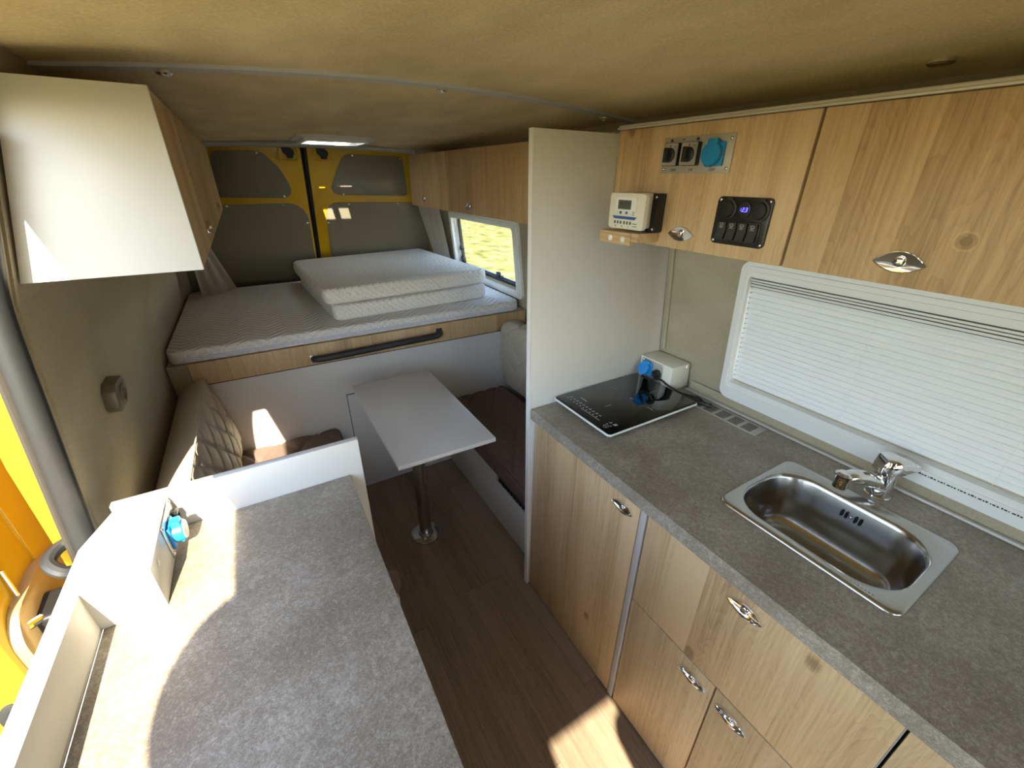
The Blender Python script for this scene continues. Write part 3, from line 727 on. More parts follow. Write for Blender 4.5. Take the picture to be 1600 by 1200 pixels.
# ------------------------------------------------------------------ right socket box in the corner
t = thing('socket_box', 'cream corner box with blue and black sockets behind the hob', 'socket box', (1.26, 0.97, 0.885))
b = MB(frame((0, 1.043, 0), (1, 0, 0), (0, 0, 1)))
b.prism([(1.212, 0.8865), (1.318, 0.8865), (1.310, 0.984), (1.212, 0.984)], 0.0, 0.152, 0.0025); b.build('housing', M['control'], t)
b = MB(F_NX(1.212, 0, 0)); b.box(-1.030, -0.930, 0.893, 0.979, 0.0, 0.0015, 0.0005); b.build('socket_plate', M['aluplate'], t)
def schuko(fr, parent, mat, r=0.0235, tilt=0.0, nm='socket'):
    b = MB(fr); b.box(-0.0215, 0.0255, -0.025, 0.025, 0.0, 0.007, 0.002); s_ = b.build(nm, mat, parent)
    fr2 = fr @ Matrix.Translation((0, 0.02, 0.007)) @ Matrix.Rotation(tilt, 4, 'X') @ Matrix.Translation((0, -0.02, 0))
    b = MB(fr2); b.lathe([(r, 0.002), (r, 0.011), (r - 0.0015, 0.0125), (r * 0.5, 0.0135), (0.001, 0.0138)], n=28)
    b.box(-0.013, 0.013, 0.014, 0.031, 0.0, 0.0125, 0.002); b.box(-0.006, 0.006, -0.028, -0.018, 0.004, 0.010, 0.001)
    b.build('flap', mat, s_)
    return s_
schuko(F_NX(1.2105, 1.002, 0.944), t, M['blue'], tilt=math.radians(-22))
b = MB(F_NX(1.2105, 0.951, 0.937)); b.prism([(0.020 * math.cos(PI / 4 * k + PI / 8), 0.020 * math.sin(PI / 4 * k + PI / 8)) for k in range(8)], 0, 0.010, 0.002); b.cyl(0, 0, 0.009, 0.01, 0.017, 16, 0.001); b.build('socket', M['black'], t)
for dy, dz in ((1.025, 0.973), (0.935, 0.973), (0.935, 0.899)): place(SCREW_S, 'screw', F_NX(1.2105, dy, dz), t)
place(CAP, 'screw_cap', F_NX(1.212, 0.905, 0.901), t); place(CAP, 'screw_cap', F_NY(1.292, 0.8905, 0.975), t)
# power cord of the hob: plug in the blue socket, loop on the worktop, stress lump by the hob
t = thing('power_cord', 'black power cord running from the blue socket to the hob', 'cord', (1.23, 0.90, 0.885))
b = MB()
def spline(pts, n=8):
    P = [Vector(p) for p in pts]; out = []
    for i in range(len(P) - 1):
        p0, p1, p2, p3 = P[max(i - 1, 0)], P[i], P[i + 1], P[min(i + 2, len(P) - 1)]
        for k in range(n):
            s = k / n
            out.append(0.5 * ((2 * p1) + (-p0 + p2) * s + (2 * p0 - 5 * p1 + 4 * p2 - p3) * s * s + (-p0 + 3 * p1 - 3 * p2 + p3) * s ** 3))
    out.append(P[-1]); return out
b.tube(spline([(1.192, 1.000, 0.930), (1.182, 0.995, 0.917), (1.190, 0.96, 0.917), (1.205, 0.93, 0.924), (1.206, 0.90, 0.917), (1.212, 0.875, 0.910), (1.222, 0.85, 0.902), (1.250, 0.83, 0.893), (1.268, 0.80, 0.8905), (1.255, 0.775, 0.890), (1.238, 0.79, 0.890), (1.226, 0.82, 0.8935), (1.216, 0.845, 0.898), (1.207, 0.87, 0.902)]), 0.0036, 8); b.build('cable', M['black'], t)
b = MB(); b.tube(spline([(1.222, 0.85, 0.899), (1.228, 0.81, 0.8945), (1.243, 0.76, 0.892), (1.252, 0.735, 0.892)]), 0.0042, 8)
for dy in (0.79, 0.775, 0.76, 0.745): b.tube([(1.232 + (0.79 - dy) * 0.35, dy, 0.893), (1.235 + (0.79 - dy) * 0.35, dy - 0.008, 0.893)], 0.0072, 10)
b.build('bundled_end', M['black'], t)
b = MB(); b.tube([(1.203, 1.002, 0.938), (1.188, 1.001, 0.926)], [0.011, 0.006], 12); b.build('plug', M['black'], t)
# vent grille set into the worktop
t = thing('worktop_vent', 'long aluminium vent grille in the worktop by the blind', 'vent', (1.25, 0.715, 0.885))
b = MB(); b.box(1.209, 1.282, 0.553, 0.872, 0.8852, 0.8868, 0.0005); b.build('plate', M['aluplate'], t)
b = MB()
for k in range(6):
    for j in range(6):
        yy = 0.592 + k * 0.046; xx = 1.223 + j * 0.0085
        b.box(xx - 0.0022, xx + 0.0022, yy - 0.017, yy + 0.017, 0.8867, 0.8871)
b.build('slots', M['dark'], t)

# ------------------------------------------------------------------ switch plate with two rotary switches and a blue socket
t = thing('switch_plate', 'metal plate with two rotary switches and a blue socket on the oak cabinet', 'switch panel', (0.98, 0.771, 1.613))
FP = F_NX(0.979, 0.771, 1.6535)
b = MB(FP); b.box(-0.0995, 0.0995, -0.0405, 0.0405, 0.0, 0.002, 0.0006); b.build('plate', M['aluplate'], t)
for k, u in enumerate((-0.066, -0.009)):
    b = MB(FP); b.prism(rrect(u - 0.024, u + 0.024, -0.024, 0.027, 0.003, 3), 0.002, 0.016, 0.001); h = b.build('rotary_switch', M['black'], t)
    b = MB(FP); b.ring(rrect(u - 0.023, u + 0.023, -0.023, 0.026, 0.003, 3), rrect(u - 0.017, u + 0.017, -0.017, 0.017, 0.0165, 3), 0.016, 0.0175); b.build('face_plate', M['alu'], h)
    b = MB(FP); b.lathe([(0.0165, 0.015), (0.016, 0.022), (0.014, 0.0235), (0.001, 0.0235)], u, 0, 24); b.box(u - 0.0045, u + 0.0045, -0.0165, 0.0165, 0.023, 0.036, 0.0015); kn = b.build('knob', M['black'], h)
    b = MB(FP); b.box(u - 0.001, u + 0.001, 0.018, 0.023, 0.0175, 0.018); b.box(u + 0.012, u + 0.016, 0.018, 0.0195, 0.0175, 0.018); b.build('scale_mark', M['print'], h)
schuko(FP @ Matrix.Translation((0.055, -0.001, 0.002)), t, M['teal'], r=0.0245, tilt=math.radians(-4))
for u, v in ((-0.092, 0.028), (-0.092, -0.031), (0.090, 0.030), (0.090, -0.031)): place(SCREW_S, 'screw', FP @ Matrix.Translation((u, v, 0.002)), t)
for u, s_ in ((-0.060, '220V'), (-0.007, '12V'), (0.054, '220V')): text(s_, 0.0085, FP @ Matrix.Translation((u, -0.0335, 0.0022)), M['print'], t)
for q in ((-0.081, -0.073), (-0.004, 0.005)):
    b = MB(FP); b.box(q[0], q[1], 0.0305, 0.0335, 0.002, 0.0023); b.box(q[0] + 0.001, q[1] - 0.001, 0.0335, 0.0365, 0.002, 0.0023); b.build('pictogram', M['print'], t)
b = MB(FP); b.box(-0.044, -0.042, 0.031, 0.034, 0.002, 0.0023); b.box(-0.042, -0.037, 0.0335, 0.0355, 0.002, 0.0023); b.build('pictogram', M['print'], t)

# ------------------------------------------------------------------ charge controller
t = thing('charge_controller', 'cream charge controller with small screen at the corner of the oak cabinet', 'controller', (0.93, 0.90, 1.47))
CX = 0.874
b = MB(); b.box(0.945, 0.979, 0.838, 0.985, 1.467, 1.565, 0.003); b.build('heat_sink', M['black'], t)
b = MB(); b.box(CX, 0.946, 0.853, 0.940, 1.477, 1.566, 0.004); 
b.build('housing', M['control'], t)
b = MB(F_NX(CX, 0, 0)); b.prism(rrect(-0.939, -0.812, 1.4775, 1.5655, 0.008), -0.012, 0.0006, 0.003); face = b.build('front_cover', M['control'], t)
FC = F_NX(CX - 0.0006, 0.8755, 1.5215)
b = MB(FC); b.ring(rrect(-0.040, 0.036, 0.000, 0.034, 0.004, 3), rrect(-0.033, 0.017, 0.003, 0.029, 0.002, 3), 0.0, 0.0012); b.build('screen_bezel', M['wplastic'], t)
b = MB(FC); b.box(-0.031, 0.015, 0.005, 0.027, 0.0, 0.0008); b.build('screen', M['lcd'], t)
b = MB(FC)
for u0, u1, v0, v1 in ((-0.024, -0.017, 0.018, 0.021), (-0.021, -0.0195, 0.014, 0.021), (-0.007, 0.000, 0.016, 0.0175), (-0.007, 0.000, 0.020, 0.0215), (0.004, 0.008, 0.018, 0.021)): b.box(u0, u1, v0, v1, 0.0007, 0.0011)
b.build('screen_symbols', M['print'], t)
for u in (-0.020, 0.002):
    b = MB(FC); b.cyl(u, -0.0035, 0.0038, 0.0, 0.0018, 14, 0.0005); b.build('button', M['bluestripe'], t)
b = MB(FC); b.box(0.0245, 0.0275, 0.013, 0.027, 0.0, 0.0007); b.box(0.0245, 0.0275, -0.003, 0.009, 0.0, 0.0007); b.box(0.022, 0.029, -0.008, -0.0065, 0.0, 0.0005); b.build('usb_port', M['print'], t)
b = MB(FC); b.prism([(-0.050, -0.0125), (0.040, -0.0125), (0.033, -0.0195), (-0.043, -0.0195)], 0.0, 0.0005); b.build('blue_stripe', M['bluestripe'], t)
b = MB(FC)
for k, u in enumerate((-0.038, -0.027, -0.016, -0.003, 0.008, 0.019)): b.prism(rrect(u - 0.0026, u + 0.0026, -0.0325, -0.024, 0.0025, 3), 0.0, 0.0010)
b.build('terminal', M['lcd'], t)
b = MB(FC)
for k in range(5): b.box(0.026 + k * 0.0035, 0.0285 + k * 0.0035, -0.030, -0.028, 0, 0.0004)
b.box(0.027, 0.043, -0.036, -0.0345, 0, 0.0004); b.build('model_print', M['print'], t)
for q in ((-0.036, -0.033), (-0.012, -0.009), (0.012, 0.0135)):
    b = MB(FC); b.box(q[0], q[1], -0.039, -0.036, 0, 0.0004); b.build('terminal_print', M['print'], t)
for dz in (1.556, 1.476): place(SCREW_S, 'screw', F_NX(0.945, 0.8435, dz), t)
t = thing('wooden_bracket', 'small wooden block under the charge controller', 'bracket', (0.93, 0.91, 1.435))
b = MB(); b.box(0.897, 0.978, 0.845, 0.985, 1.443, 1.466, 0.001); b.box(0.892, 0.910, 0.868, 0.990, 1.433, 1.4655, 0.001); b.build('block', M['oakblock'], t)
for dy in (0.945, 0.895): place(CAP, 'screw_cap', F_NX(0.892, dy, 1.447), t)

# ------------------------------------------------------------------ black 12 volt panel
t = thing('voltage_panel', 'black panel with blue voltage readout and four rocker switches', 'switch panel', (0.98, 0.615, 1.46))
FV = F_NX(0.979, 0.6145, 1.5125)
b = MB(FV); b.prism(rrect(-0.066, 0.066, -0.052, 0.052, 0.009), 0.0, 0.005, 0.0012); b.build('panel', M['black'], t)
for u, v in ((-0.059, 0.045), (0.059, 0.045), (-0.059, -0.045), (0.059, -0.045)): place(SCREW_S, 'screw', FV @ Matrix.Translation((u, v, 0.005)), t)
for u in (-0.037, 0.040):
    b = MB(FV); b.lathe([(0.0175, 0.005), (0.0175, 0.010), (0.0160, 0.0115), (0.001, 0.012)], u, 0.025, 26); s_ = b.build('round_socket', M['black'], t)
    b = MB(FV); b.prism(arc(u, 0.025, 0.0235, -60, 78, 12) + list(reversed(arc(u, 0.025, 0.0190, -60, 78, 12))), 0.005, 0.009, 0.0006); b.box(u - 0.004, u + 0.010, 0.045, 0.050, 0.005, 0.011, 0.001); b.build('cover_flap', M['blackgrip'], s_)
b = MB(FV); b.lathe([(0.0175, 0.005), (0.0175, 0.009), (0.0150, 0.0095), (0.0145, 0.0075), (0.001, 0.0075)], 0.003, 0.026, 28); dsp = b.build('voltmeter', M['black'], t)
# seven segment readout 12.3
SEG = {'1': 'bc', '2': 'abged', '3': 'abgcd'}
def seg7(bm_, ch, u, v, w, h, th, sh=0.12):
    def bx(a, c, d, e):
        bm_.prism([(x + (y - v) * sh, y) for x, y in ((a, d), (c, d), (c, e), (a, e))], 0, 0.0004)
    for s_ in SEG[ch]:
        if s_ == 'a': bx(u, u + w, v + h - th, v + h)
        if s_ == 'd': bx(u, u + w, v, v + th)
        if s_ == 'g': bx(u, u + w, v + h / 2 - th / 2, v + h / 2 + th / 2)
        if s_ == 'b': bx(u + w - th, u + w, v + h / 2 + th * 0.7, v + h - th * 1.2)
        if s_ == 'c': bx(u + w - th, u + w, v + th * 1.2, v + h / 2 - th * 0.7)
        if s_ == 'e': bx(u, u + th, v + th * 1.2, v + h / 2 - th * 0.7)
b = MB(FV @ Matrix.Translation((0.0, 0.0, 0.0077)))
seg7(b, '1', -0.0075, 0.0215, 0.0045, 0.009, 0.0013); seg7(b, '2', -0.0005, 0.0215, 0.0050, 0.009, 0.0013); seg7(b, '3', 0.0075, 0.0215, 0.0050, 0.009, 0.0013); b.box(0.0055, 0.0067, 0.0212, 0.0226, 0, 0.0004)
b.build('digits', M['digits'], dsp)
b = MB(FV); b.box(-0.050, 0.052, -0.043, 0.001, 0.005, 0.008, 0.001); b.build('switch_bezel', M['black'], t)
for k in range(4):
    u = -0.0375 + k * 0.0255
    b = MB(FV); b.loops([[(u - 0.0105, -0.040, 0.008), (u + 0.0105, -0.040, 0.008), (u + 0.0105, -0.040, 0.019), (u - 0.0105, -0.040, 0.019)],
                         [(u - 0.0105, -0.020, 0.008), (u + 0.0105, -0.020, 0.008), (u + 0.0105, -0.020, 0.0135), (u - 0.0105, -0.020, 0.0135)],
                         [(u - 0.0105, -0.002, 0.008), (u + 0.0105, -0.002, 0.008), (u + 0.0105, -0.002, 0.0155), (u - 0.0105, -0.002, 0.0155)]])
    s_ = b.build('rocker_switch', M['blackgrip'], t)
    b = MB(FV); w0 = 0.0158
    b.ring(rrect(u - 0.0045, u + 0.0045, -0.0095, -0.0045, 0.0015, 3), rrect(u - 0.0036, u + 0.0036, -0.0086, -0.0054, 0.001, 3), 0.0145, w0)
    for j in range(3): b.box(u - 0.005, u - 0.002 + 0.0035 * (1 + (k + j) % 2), -0.0115 - 0.0018 * j, -0.0108 - 0.0018 * j, 0.0135, w0 - 0.0008)
    b.build('symbol', M['mark'], s_)

# ------------------------------------------------------------------ side windows
def tilt_frame(y, z):
    x = xr(z); dz = 0.4; return frame((x, y, z), (0, -1, 0), (xr(z + dz) - x, 0, dz))
def window(name, label, y_hi, y_lo, z0, z1, border):
    fr = tilt_frame(y_hi, z0); W = y_hi - y_lo; H = (z1 - z0) / fr.col[1][2]
    t = thing(name, label, 'window', (fr.translation.x, (y_hi + y_lo) / 2, z0)); del t['category']; struct(t, label)
    l, r, bt, tp = border
    inner = (l, W - r, bt, H - tp)
    b = MB(fr)
    b.ring(rrect(0, W, 0, H, 0.030), rrect(l * 0.35, W - r * 0.35, bt * 0.35, H - tp * 0.35, 0.026), -0.001, 0.016)
    b.ring(rrect(l * 0.3, W - r * 0.3, bt * 0.3, H - tp * 0.3, 0.027), rrect(l, W - r, bt, H - tp, 0.012), -0.001, 0.022)
    b.ring(rrect(l * 0.62, W - r * 0.62, bt * 0.62, H - tp * 0.62, 0.02), rrect(l * 0.72, W - r * 0.72, bt * 0.72, H - tp * 0.72, 0.018), 0.021, 0.0245)
    b.build('window_frame', M['wplastic'], t)
    return t, fr, inner
# kitchen window with closed blind
w1, fr, (u0, u1, v0, v1) = window('window_1', 'white framed kitchen window behind the closed blind', 0.757, -0.62, 0.918, 1.385, (0.032, 0.032, 0.066, 0.042))
b = MB(fr); b.box(u0 - 0.02, u1 + 0.02, v0 - 0.01, v1 + 0.01, -0.046, -0.042); b.build('pane', M['glass'], w1)
b = MB(fr); b.ring(rrect(u0 - 0.003, u1 + 0.003, v0 - 0.003, v1 + 0.003, 0.012), rrect(u0 + 0.001, u1 - 0.001, v0 + 0.001, v1 - 0.001, 0.010), -0.040, -0.001); b.build('reveal', M['wplastic'], w1)
t = thing('window_blind', 'white pleated venetian blind closed over the kitchen window', 'blind', (1.30, 0.07, 0.985))
b = MB(fr); pitch = 0.0168; z = v0 + 0.004; top = v1 - 0.034
while z < top:
    pr = [(z + pitch * k / 8, 0.0115 * math.sin(PI * (0.02 + 0.96 * k / 8)) ** 0.75 - 0.004) for k in range(9)]
    rows = [[(u, a, w_) for a, w_ in pr] for u in (u0 + 0.002, u1 - 0.002)]
    b.loops(rows, False, False, closed=False); z += pitch
b.build('slats', M['blind'], t, ang=34)
b = MB(fr)
for k in range(4): b.box(u0 + 0.001, u1 - 0.001, top + 0.001 + k * 0.0082, top + 0.0065 + k * 0.0082, -0.001, 0.008 - (k % 2) * 0.002, 0.0008)
b.build('folded_slats', M['wplastic'], t)
b = MB(fr)
for k in range(4): b.box(u0 + 0.001, u1 - 0.001, top - 0.0008 + k * 0.0082, top + 0.0012 + k * 0.0082, -0.001, 0.0068); 
b.build('slat_gap', M['rubber'], t)
for uu in (0.022, 0.33, 0.64):
    b = MB(fr); b.tube([(u0 + uu, v0, 0.0072), (u0 + uu, top, 0.0072)], 0.0004, 5); b.build('cord', M['blind'], t)
b = MB(fr); b.box(u0 + 0.48, u0 + 0.489, 0.0335, 0.0375, 0.0222, 0.0226); random.seed(3); u = u0 + 0.50
lens_ = [0.004, 0.003, 0.005, 0.002, 0.006, 0.003, 0.004, 0.002, 0.005]
for k in range(46):
    L_ = lens_[k % 9]; b.box(u, u + L_, 0.0335, 0.0368 if k % 4 else 0.0378, 0.0222, 0.0225); u += L_ + 0.0016 + (0.002 if k % 3 == 0 else 0)
b.build('warning_print', M['print'], w1)
# rear side window with a view of the field
w2, fr, (u0, u1, v0, v1) = window('window_2', 'white framed rear side window with a view of sunny grass', 3.02, 2.07, 0.947, 1.385, (0.045, 0.052, 0.040, 0.040))
b = MB(fr)
b.ring(rrect(u0 - 0.002, u1 + 0.002, v0 - 0.002, v1 + 0.002, 0.013), rrect(u0 + 0.006, u1 - 0.003, v0 + 0.004, v1 - 0.003, 0.010), -0.034, -0.001); b.build('reveal', M['wplastic'], w2)
b = MB(fr); b.ring(rrect(u0 + 0.005, u1 - 0.004, v0 + 0.003, v1 - 0.004, 0.012), rrect(u0 + 0.028, u1 - 0.010, v0 + 0.036, v1 - 0.012, 0.012), -0.040, -0.026); sash = b.build('sash', M['black'], w2)
b = MB(fr); b.box(u0 + 0.02, u1 - 0.006, v0 + 0.012, v0 + 0.030, -0.034, -0.012, 0.003); b.build('lower_rail', M['rubber'], w2)
b = MB(fr); b.box(u0 + 0.008, u1 - 0.006, v0 + 0.005, v1 - 0.006, -0.046, -0.042); b.build('pane', M['glass'], w2)
b = MB(fr); b.box(u1 - 0.30, u1 - 0.235, v0 + 0.030, v0 + 0.046, -0.030, -0.010, 0.003); b.lathe([(0.017, -0.020), (0.018, -0.006), (0.014, -0.002)], u1 - 0.268, v0 + 0.052, 18); b.box(u1 - 0.285, u1 - 0.25, v0 + 0.055, v0 + 0.068, -0.02, -0.004, 0.002); b.build('window_latch', M['black'], w2)
b = MB(fr); b.tube([(u0 + 0.04, v0 + 0.05, -0.02), (u0 + 0.038, v0 + 0.16, -0.016), (u0 + 0.036, v1 - 0.05, -0.02)], 0.006, 8); b.box(u0 + 0.026, u0 + 0.055, v0 + 0.13, v0 + 0.16, -0.03, -0.006, 0.003); b.box(u0 + 0.026, u0 + 0.060, v0 + 0.045, v0 + 0.085, -0.03, -0.006, 0.003); b.build('stay_arm', M['black'], w2)
# curtains in the rear corners
def curtain(label, pts0, pts1, name='curtain'):
    b = MB(); n = 30; rows = []
    for j in range(13):
        s = j / 12; row = []
        for i in range(n + 1):
            q = i / n; a = Vector(pts0[0]).lerp(Vector(pts0[1]), q); c = Vector(pts1[0]).lerp(Vector(pts1[1]), q)
            p = a.lerp(c, s); nrm = V(0.5, -0.8, 0).normalized()
            p = p + nrm * 0.016 * math.sin(q * 2 * PI * 3.2) * (0.6 + 0.4 * s); row.append(tuple(p))
        rows.append(row)
    b.loops(rows, False, False, closed=False)
    bmesh.ops.solidify(b.bm, geom=b.bm.faces[:], thickness=0.002)
    return tag(b.build(name, M['curtain'], ang=60), label, 'curtain')
curtain('gathered beige curtain between the right rear door and the side window', [(1.085, 3.16, 1.428), (1.175, 3.00, 1.428)], [(1.21, 3.16, 0.99), (1.27, 3.045, 0.99)])
curtain('gathered beige curtain in the rear left corner above the mattress', [(-0.27, 3.02, 1.428), (-0.30, 2.90, 1.428)], [(-0.14, 3.14, 0.966), (-0.32, 2.98, 0.966)])

# ------------------------------------------------------------------ bed
t = thing('bed_platform', 'bed platform with oak front board and white panel below', 'bed', (0.45, 2.06, 0.0))
b = MB(); b.box(-0.34, 1.318, 2.047, 2.066, 0.793, 0.893, 0.0015); fb = b.build('front_board', M['oakx'], t)
b = MB(); b.box(-0.41, -0.342, 2.052, 2.066, 0.70, 0.893, 0.001); b.build('side_filler', M['felt'], t)
b = MB(); b.box(-0.41, 1.318, 2.058, 2.074, 0.0, 0.790, 0.0); b.build('lower_panel', M['white'], t)
b = MB(); b.box(0.250, 0.70, 2.0555, 2.059, 0.008, 0.592, 0.0005); b.build('locker_door', M['white'], t)
b = MB(); b.box(0.2465, 0.2495, 2.0565, 2.0585, 0.004, 0.597); b.box(0.2465, 0.704, 2.0565, 2.0585, 0.5935, 0.597); b.build('door_gap', M['dark'], t)
b = MB(); b.box(-0.34, 1.318, 2.052, 2.06, 0.788, 0.793); b.build('shadow_gap', M['dark'], t)
b = MB(); b.box(-0.41, 1.318, 2.066, 3.30, 0.872, 0.892); b.build('bed_base', M['white'], t)
t = thing('grab_handle', 'long black grab handle on the oak bed board', 'handle', (0.45, 2.04, 0.82))
b = MB(); b.tube(spline([(0.135, 2.040, 0.824), (0.140, 2.026, 0.828), (0.158, 2.012, 0.831), (0.20, 2.008, 0.832), (0.45, 2.008, 0.838), (0.70, 2.008, 0.843), (0.742, 2.012, 0.845), (0.760, 2.026, 0.848), (0.765, 2.040, 0.851)], 5), 0.0165, 12); b.build('grip', M['blackgrip'], t)
b = MB(); b.box(0.118, 0.152, 2.042, 2.0472, 0.803, 0.842, 0.001); b.build('end_bracket', M['alu'], t)
b = MB(); b.box(0.748, 0.780, 2.042, 2.0472, 0.832, 0.870, 0.001); b.build('end_bracket', M['black'], t)
for dx in (0.128, 0.142): place(SCREW_S, 'screw', F_NY(dx, 2.042, 0.810), t)

def soft_slab(b, pts, z0, z1, r=0.02, sub=14, mid=0.0):
    """rounded slab over a 4-corner footprint (u along first edge, v along second)"""
    P = [Vector((p[0], p[1], 0)) for p in pts]
    def at(s, q): return (P[0].lerp(P[1], s)).lerp(P[3].lerp(P[2], s), q)
    c = (P[0] + P[1] + P[2] + P[3]) / 4
    base = []
    cr = 0.06
    for k in range(4):
        a, p, d = P[k - 1], P[k], P[(k + 1) % 4]
        s, e = p + (a - p).normalized() * cr, p + (d - p).normalized() * cr
        for i in range(7):
            q = i / 6; base.append(s * (1 - q) ** 2 + p * 2 * q * (1 - q) + e * q * q)
    # refine edges
    out = []
    for i in range(len(base)):
        a, d = base[i], base[(i + 1) % len(base)]; n = max(1, int((d - a).length / 0.05))
        for k in range(n): out.append(a.lerp(d, k / n))
    def inset(g_):
        res = []
        m = len(out)
        for i in range(m):
            tn = (out[(i + 1) % m] - out[i - 1]).normalized(); nr = V(-tn.y, tn.x, 0)
            res.append(out[i] + nr * g_)
        return res
    sgn = 1 if (inset(0.01)[0] - c).length < (out[0] - c).length else -1
    rings = []
    H = z1 - z0
    for k in range(7):
        a = PI / 2 * k / 6; rings.append((r * (1 - math.sin(a)), z0 + r * (1 - math.cos(a))))
    if H > 2.2 * r: rings.append((-mid, (z0 + z1) / 2))
    for k in range(7):
        a = PI / 2 * k / 6; rings.append((r * (1 - math.cos(a)), z1 - r * (1 - math.sin(a))))
    b.loops([[(p.x, p.y, zz) for p in inset(sgn * g_)] for g_, zz in rings])
t = thing('mattress', 'large cream mattress with zigzag quilting on the bed platform', 'mattress', (0.45, 2.65, 0.8935))
b = MB(); soft_slab(b, [(-0.402, 2.055), (1.285, 2.055), (1.285, 3.27), (-0.395, 3.20)], 0.8935, 0.953, 0.013, mid=0.001); b.build('padding', M['mattress'], t)
b = MB()
for zz in (0.910, 0.918): b.tube([(-0.36, 2.0545, zz), (0.4, 2.0525, zz), (1.24, 2.0545, zz)], 0.0022, 6)
b.build('zip_seam', plain('lilac_tape', (0.52, 0.53, 0.68), 0.8), t)
t = thing('folded_mattress', 'upper white mattress piece of the stack on the bed', 'mattress', (0.68, 2.7, 1.031), 'stacked mattress pieces')
b = MB(); soft_slab(b, [(0.242, 2.165), (1.170, 2.238), (1.105, 3.235), (0.195, 3.10)], 1.031, 1.110, 0.019, mid=0.003); b.build('padding', M['ticking'], t)
b = MB(); b.tube([(0.85, 2.2100, 1.062), (1.0, 2.2220, 1.064), (1.13, 2.2325, 1.066)], 0.0018, 6); b.build('zip_seam', M['wplastic'], t)
t = thing('folded_mattress', 'lower white mattress piece of the stack on the bed', 'mattress', (0.68, 2.7, 0.9535), 'stacked mattress pieces')
b = MB(); soft_slab(b, [(0.272, 2.145), (1.150, 2.205), (1.10, 3.20), (0.22, 3.08)], 0.9535, 1.0305, 0.014, mid=0.002); b.build('padding', M['ticking'], t)
b = MB(); b.tube([(0.86, 2.182, 0.990), (1.0, 2.1915, 0.992), (1.11, 2.199, 0.994)], 0.0018, 6); b.build('zip_seam', M['wplastic'], t)

# ------------------------------------------------------------------ cushions (cross sections lofted along Y, diamond stitching)
def cushion(b, sec, y0, y1, quilt, per=(0.125, 0.085), depth=0.008, skew=1.0, smooth=2, step=0.009, end=0.018):
    P = [Vector((p[0], 0, p[1])) for p in sec]; m = len(P)
    pts = []; flag = []
    for i in range(m):
        a, c = P[i], P[(i + 1) % m]; n = max(1, int((c - a).length / step))
        for k in range(n): pts.append(a.lerp(c, k / n)); flag.append(i in quilt)
    n = len(pts)
    for _ in range(smooth * 3): pts = [(pts[i - 1] + pts[i] * 2 + pts[(i + 1) % n]) / 4 for i in range(n)]
    s = [0.0]
    for i in range(1, n): s.append(s[-1] + (pts[i] - pts[i - 1]).length)
    cen = sum(pts, Vector()) / n; area = sum(pts[i].x * pts[(i + 1) % n].z - pts[(i + 1) % n].x * pts[i].z for i in range(n))
    nrm = []
    for i in range(n):
        tn = (pts[(i + 1) % n] - pts[i - 1]).normalized(); q = V(tn.z, 0, -tn.x)
        nrm.append(q if area > 0 else -q)
    ys = [y0 + (y1 - y0) * k / int((y1 - y0) / step) for k in range(int((y1 - y0) / step) + 1)]
    rings = []
    for y in ys:
        e = min(y - y0, y1 - y); sh = 0.0
        if e < end: sh = end * (1 - math.sqrt(max(0.0, 1 - (1 - e / end) ** 2)))
        ring = []
        for i in range(n):
            g_ = 0.0
            if flag[i]:
                a = s[i] / per[1] + (y - y0) / per[0]; c = s[i] / per[1] - (y - y0) / per[0]
                for q in (a, c):
                    dd = abs((q + 0.5) % 1.0 - 0.5)
                    g_ -= depth * math.exp(-(dd / (0.065 if depth > 0.0075 else 0.05)) ** 2)
                    g_ -= 0.35 * depth * (1 - min(1.0, dd * 2.2))
            p = pts[i] + nrm[i] * (g_ - sh)
            ring.append((p.x, y, p.z))
        rings.append(ring)
    b.loops(rings)
# left bench
t = thing('bench', 'white bench base on the left side behind the upright panel', 'bench', (-0.12, 1.53, 0.0))
b = MB(); b.box(-0.41, 0.17, 1.020, 2.055, 0.0, 0.308, 0.001); b.build('seat_box', M['white'], t)
b = MB(); b.box(0.168, 0.172, 1.10, 1.98, 0.05, 0.27, 0.001); b.build('flap', M['white'], t)
t = tag(None or thing('seat_cushion', 'x', 'cushion', (-0.04, 1.53, 0.31)), 'brown quilted seat cushion on the left bench, partly in the sun', 'cushion')
b = MB(); cushion(b, [(-0.29, 0.311), (0.172, 0.311), (0.188, 0.33), (0.182, 0.425), (0.165, 0.436), (-0.29, 0.432)], 1.022, 2.050, {4}, per=(0.26, 0.17)); b.build('pad', M['brown'], t, ang=70)
t = thing('back_cushion', 'beige quilted backrest cushion along the left wall', 'cushion', (-0.33, 1.53, 0.437))
b = MB(); cushion(b, [(-0.405, 0.437), (-0.262, 0.437), (-0.232, 0.51), (-0.248, 0.63), (-0.292, 0.832), (-0.345, 0.822), (-0.405, 0.775)], 1.024, 2.046, {1, 2, 3}, per=(0.15, 0.14), depth=0.007); b.build('pad', M['beige'], t, ang=70)
b = MB(); b.tube([(-0.294, y, 0.832) for y in (1.04, 1.3, 1.6, 1.9, 2.03)], 0.003, 6); b.build('piping', M['beige'], t)
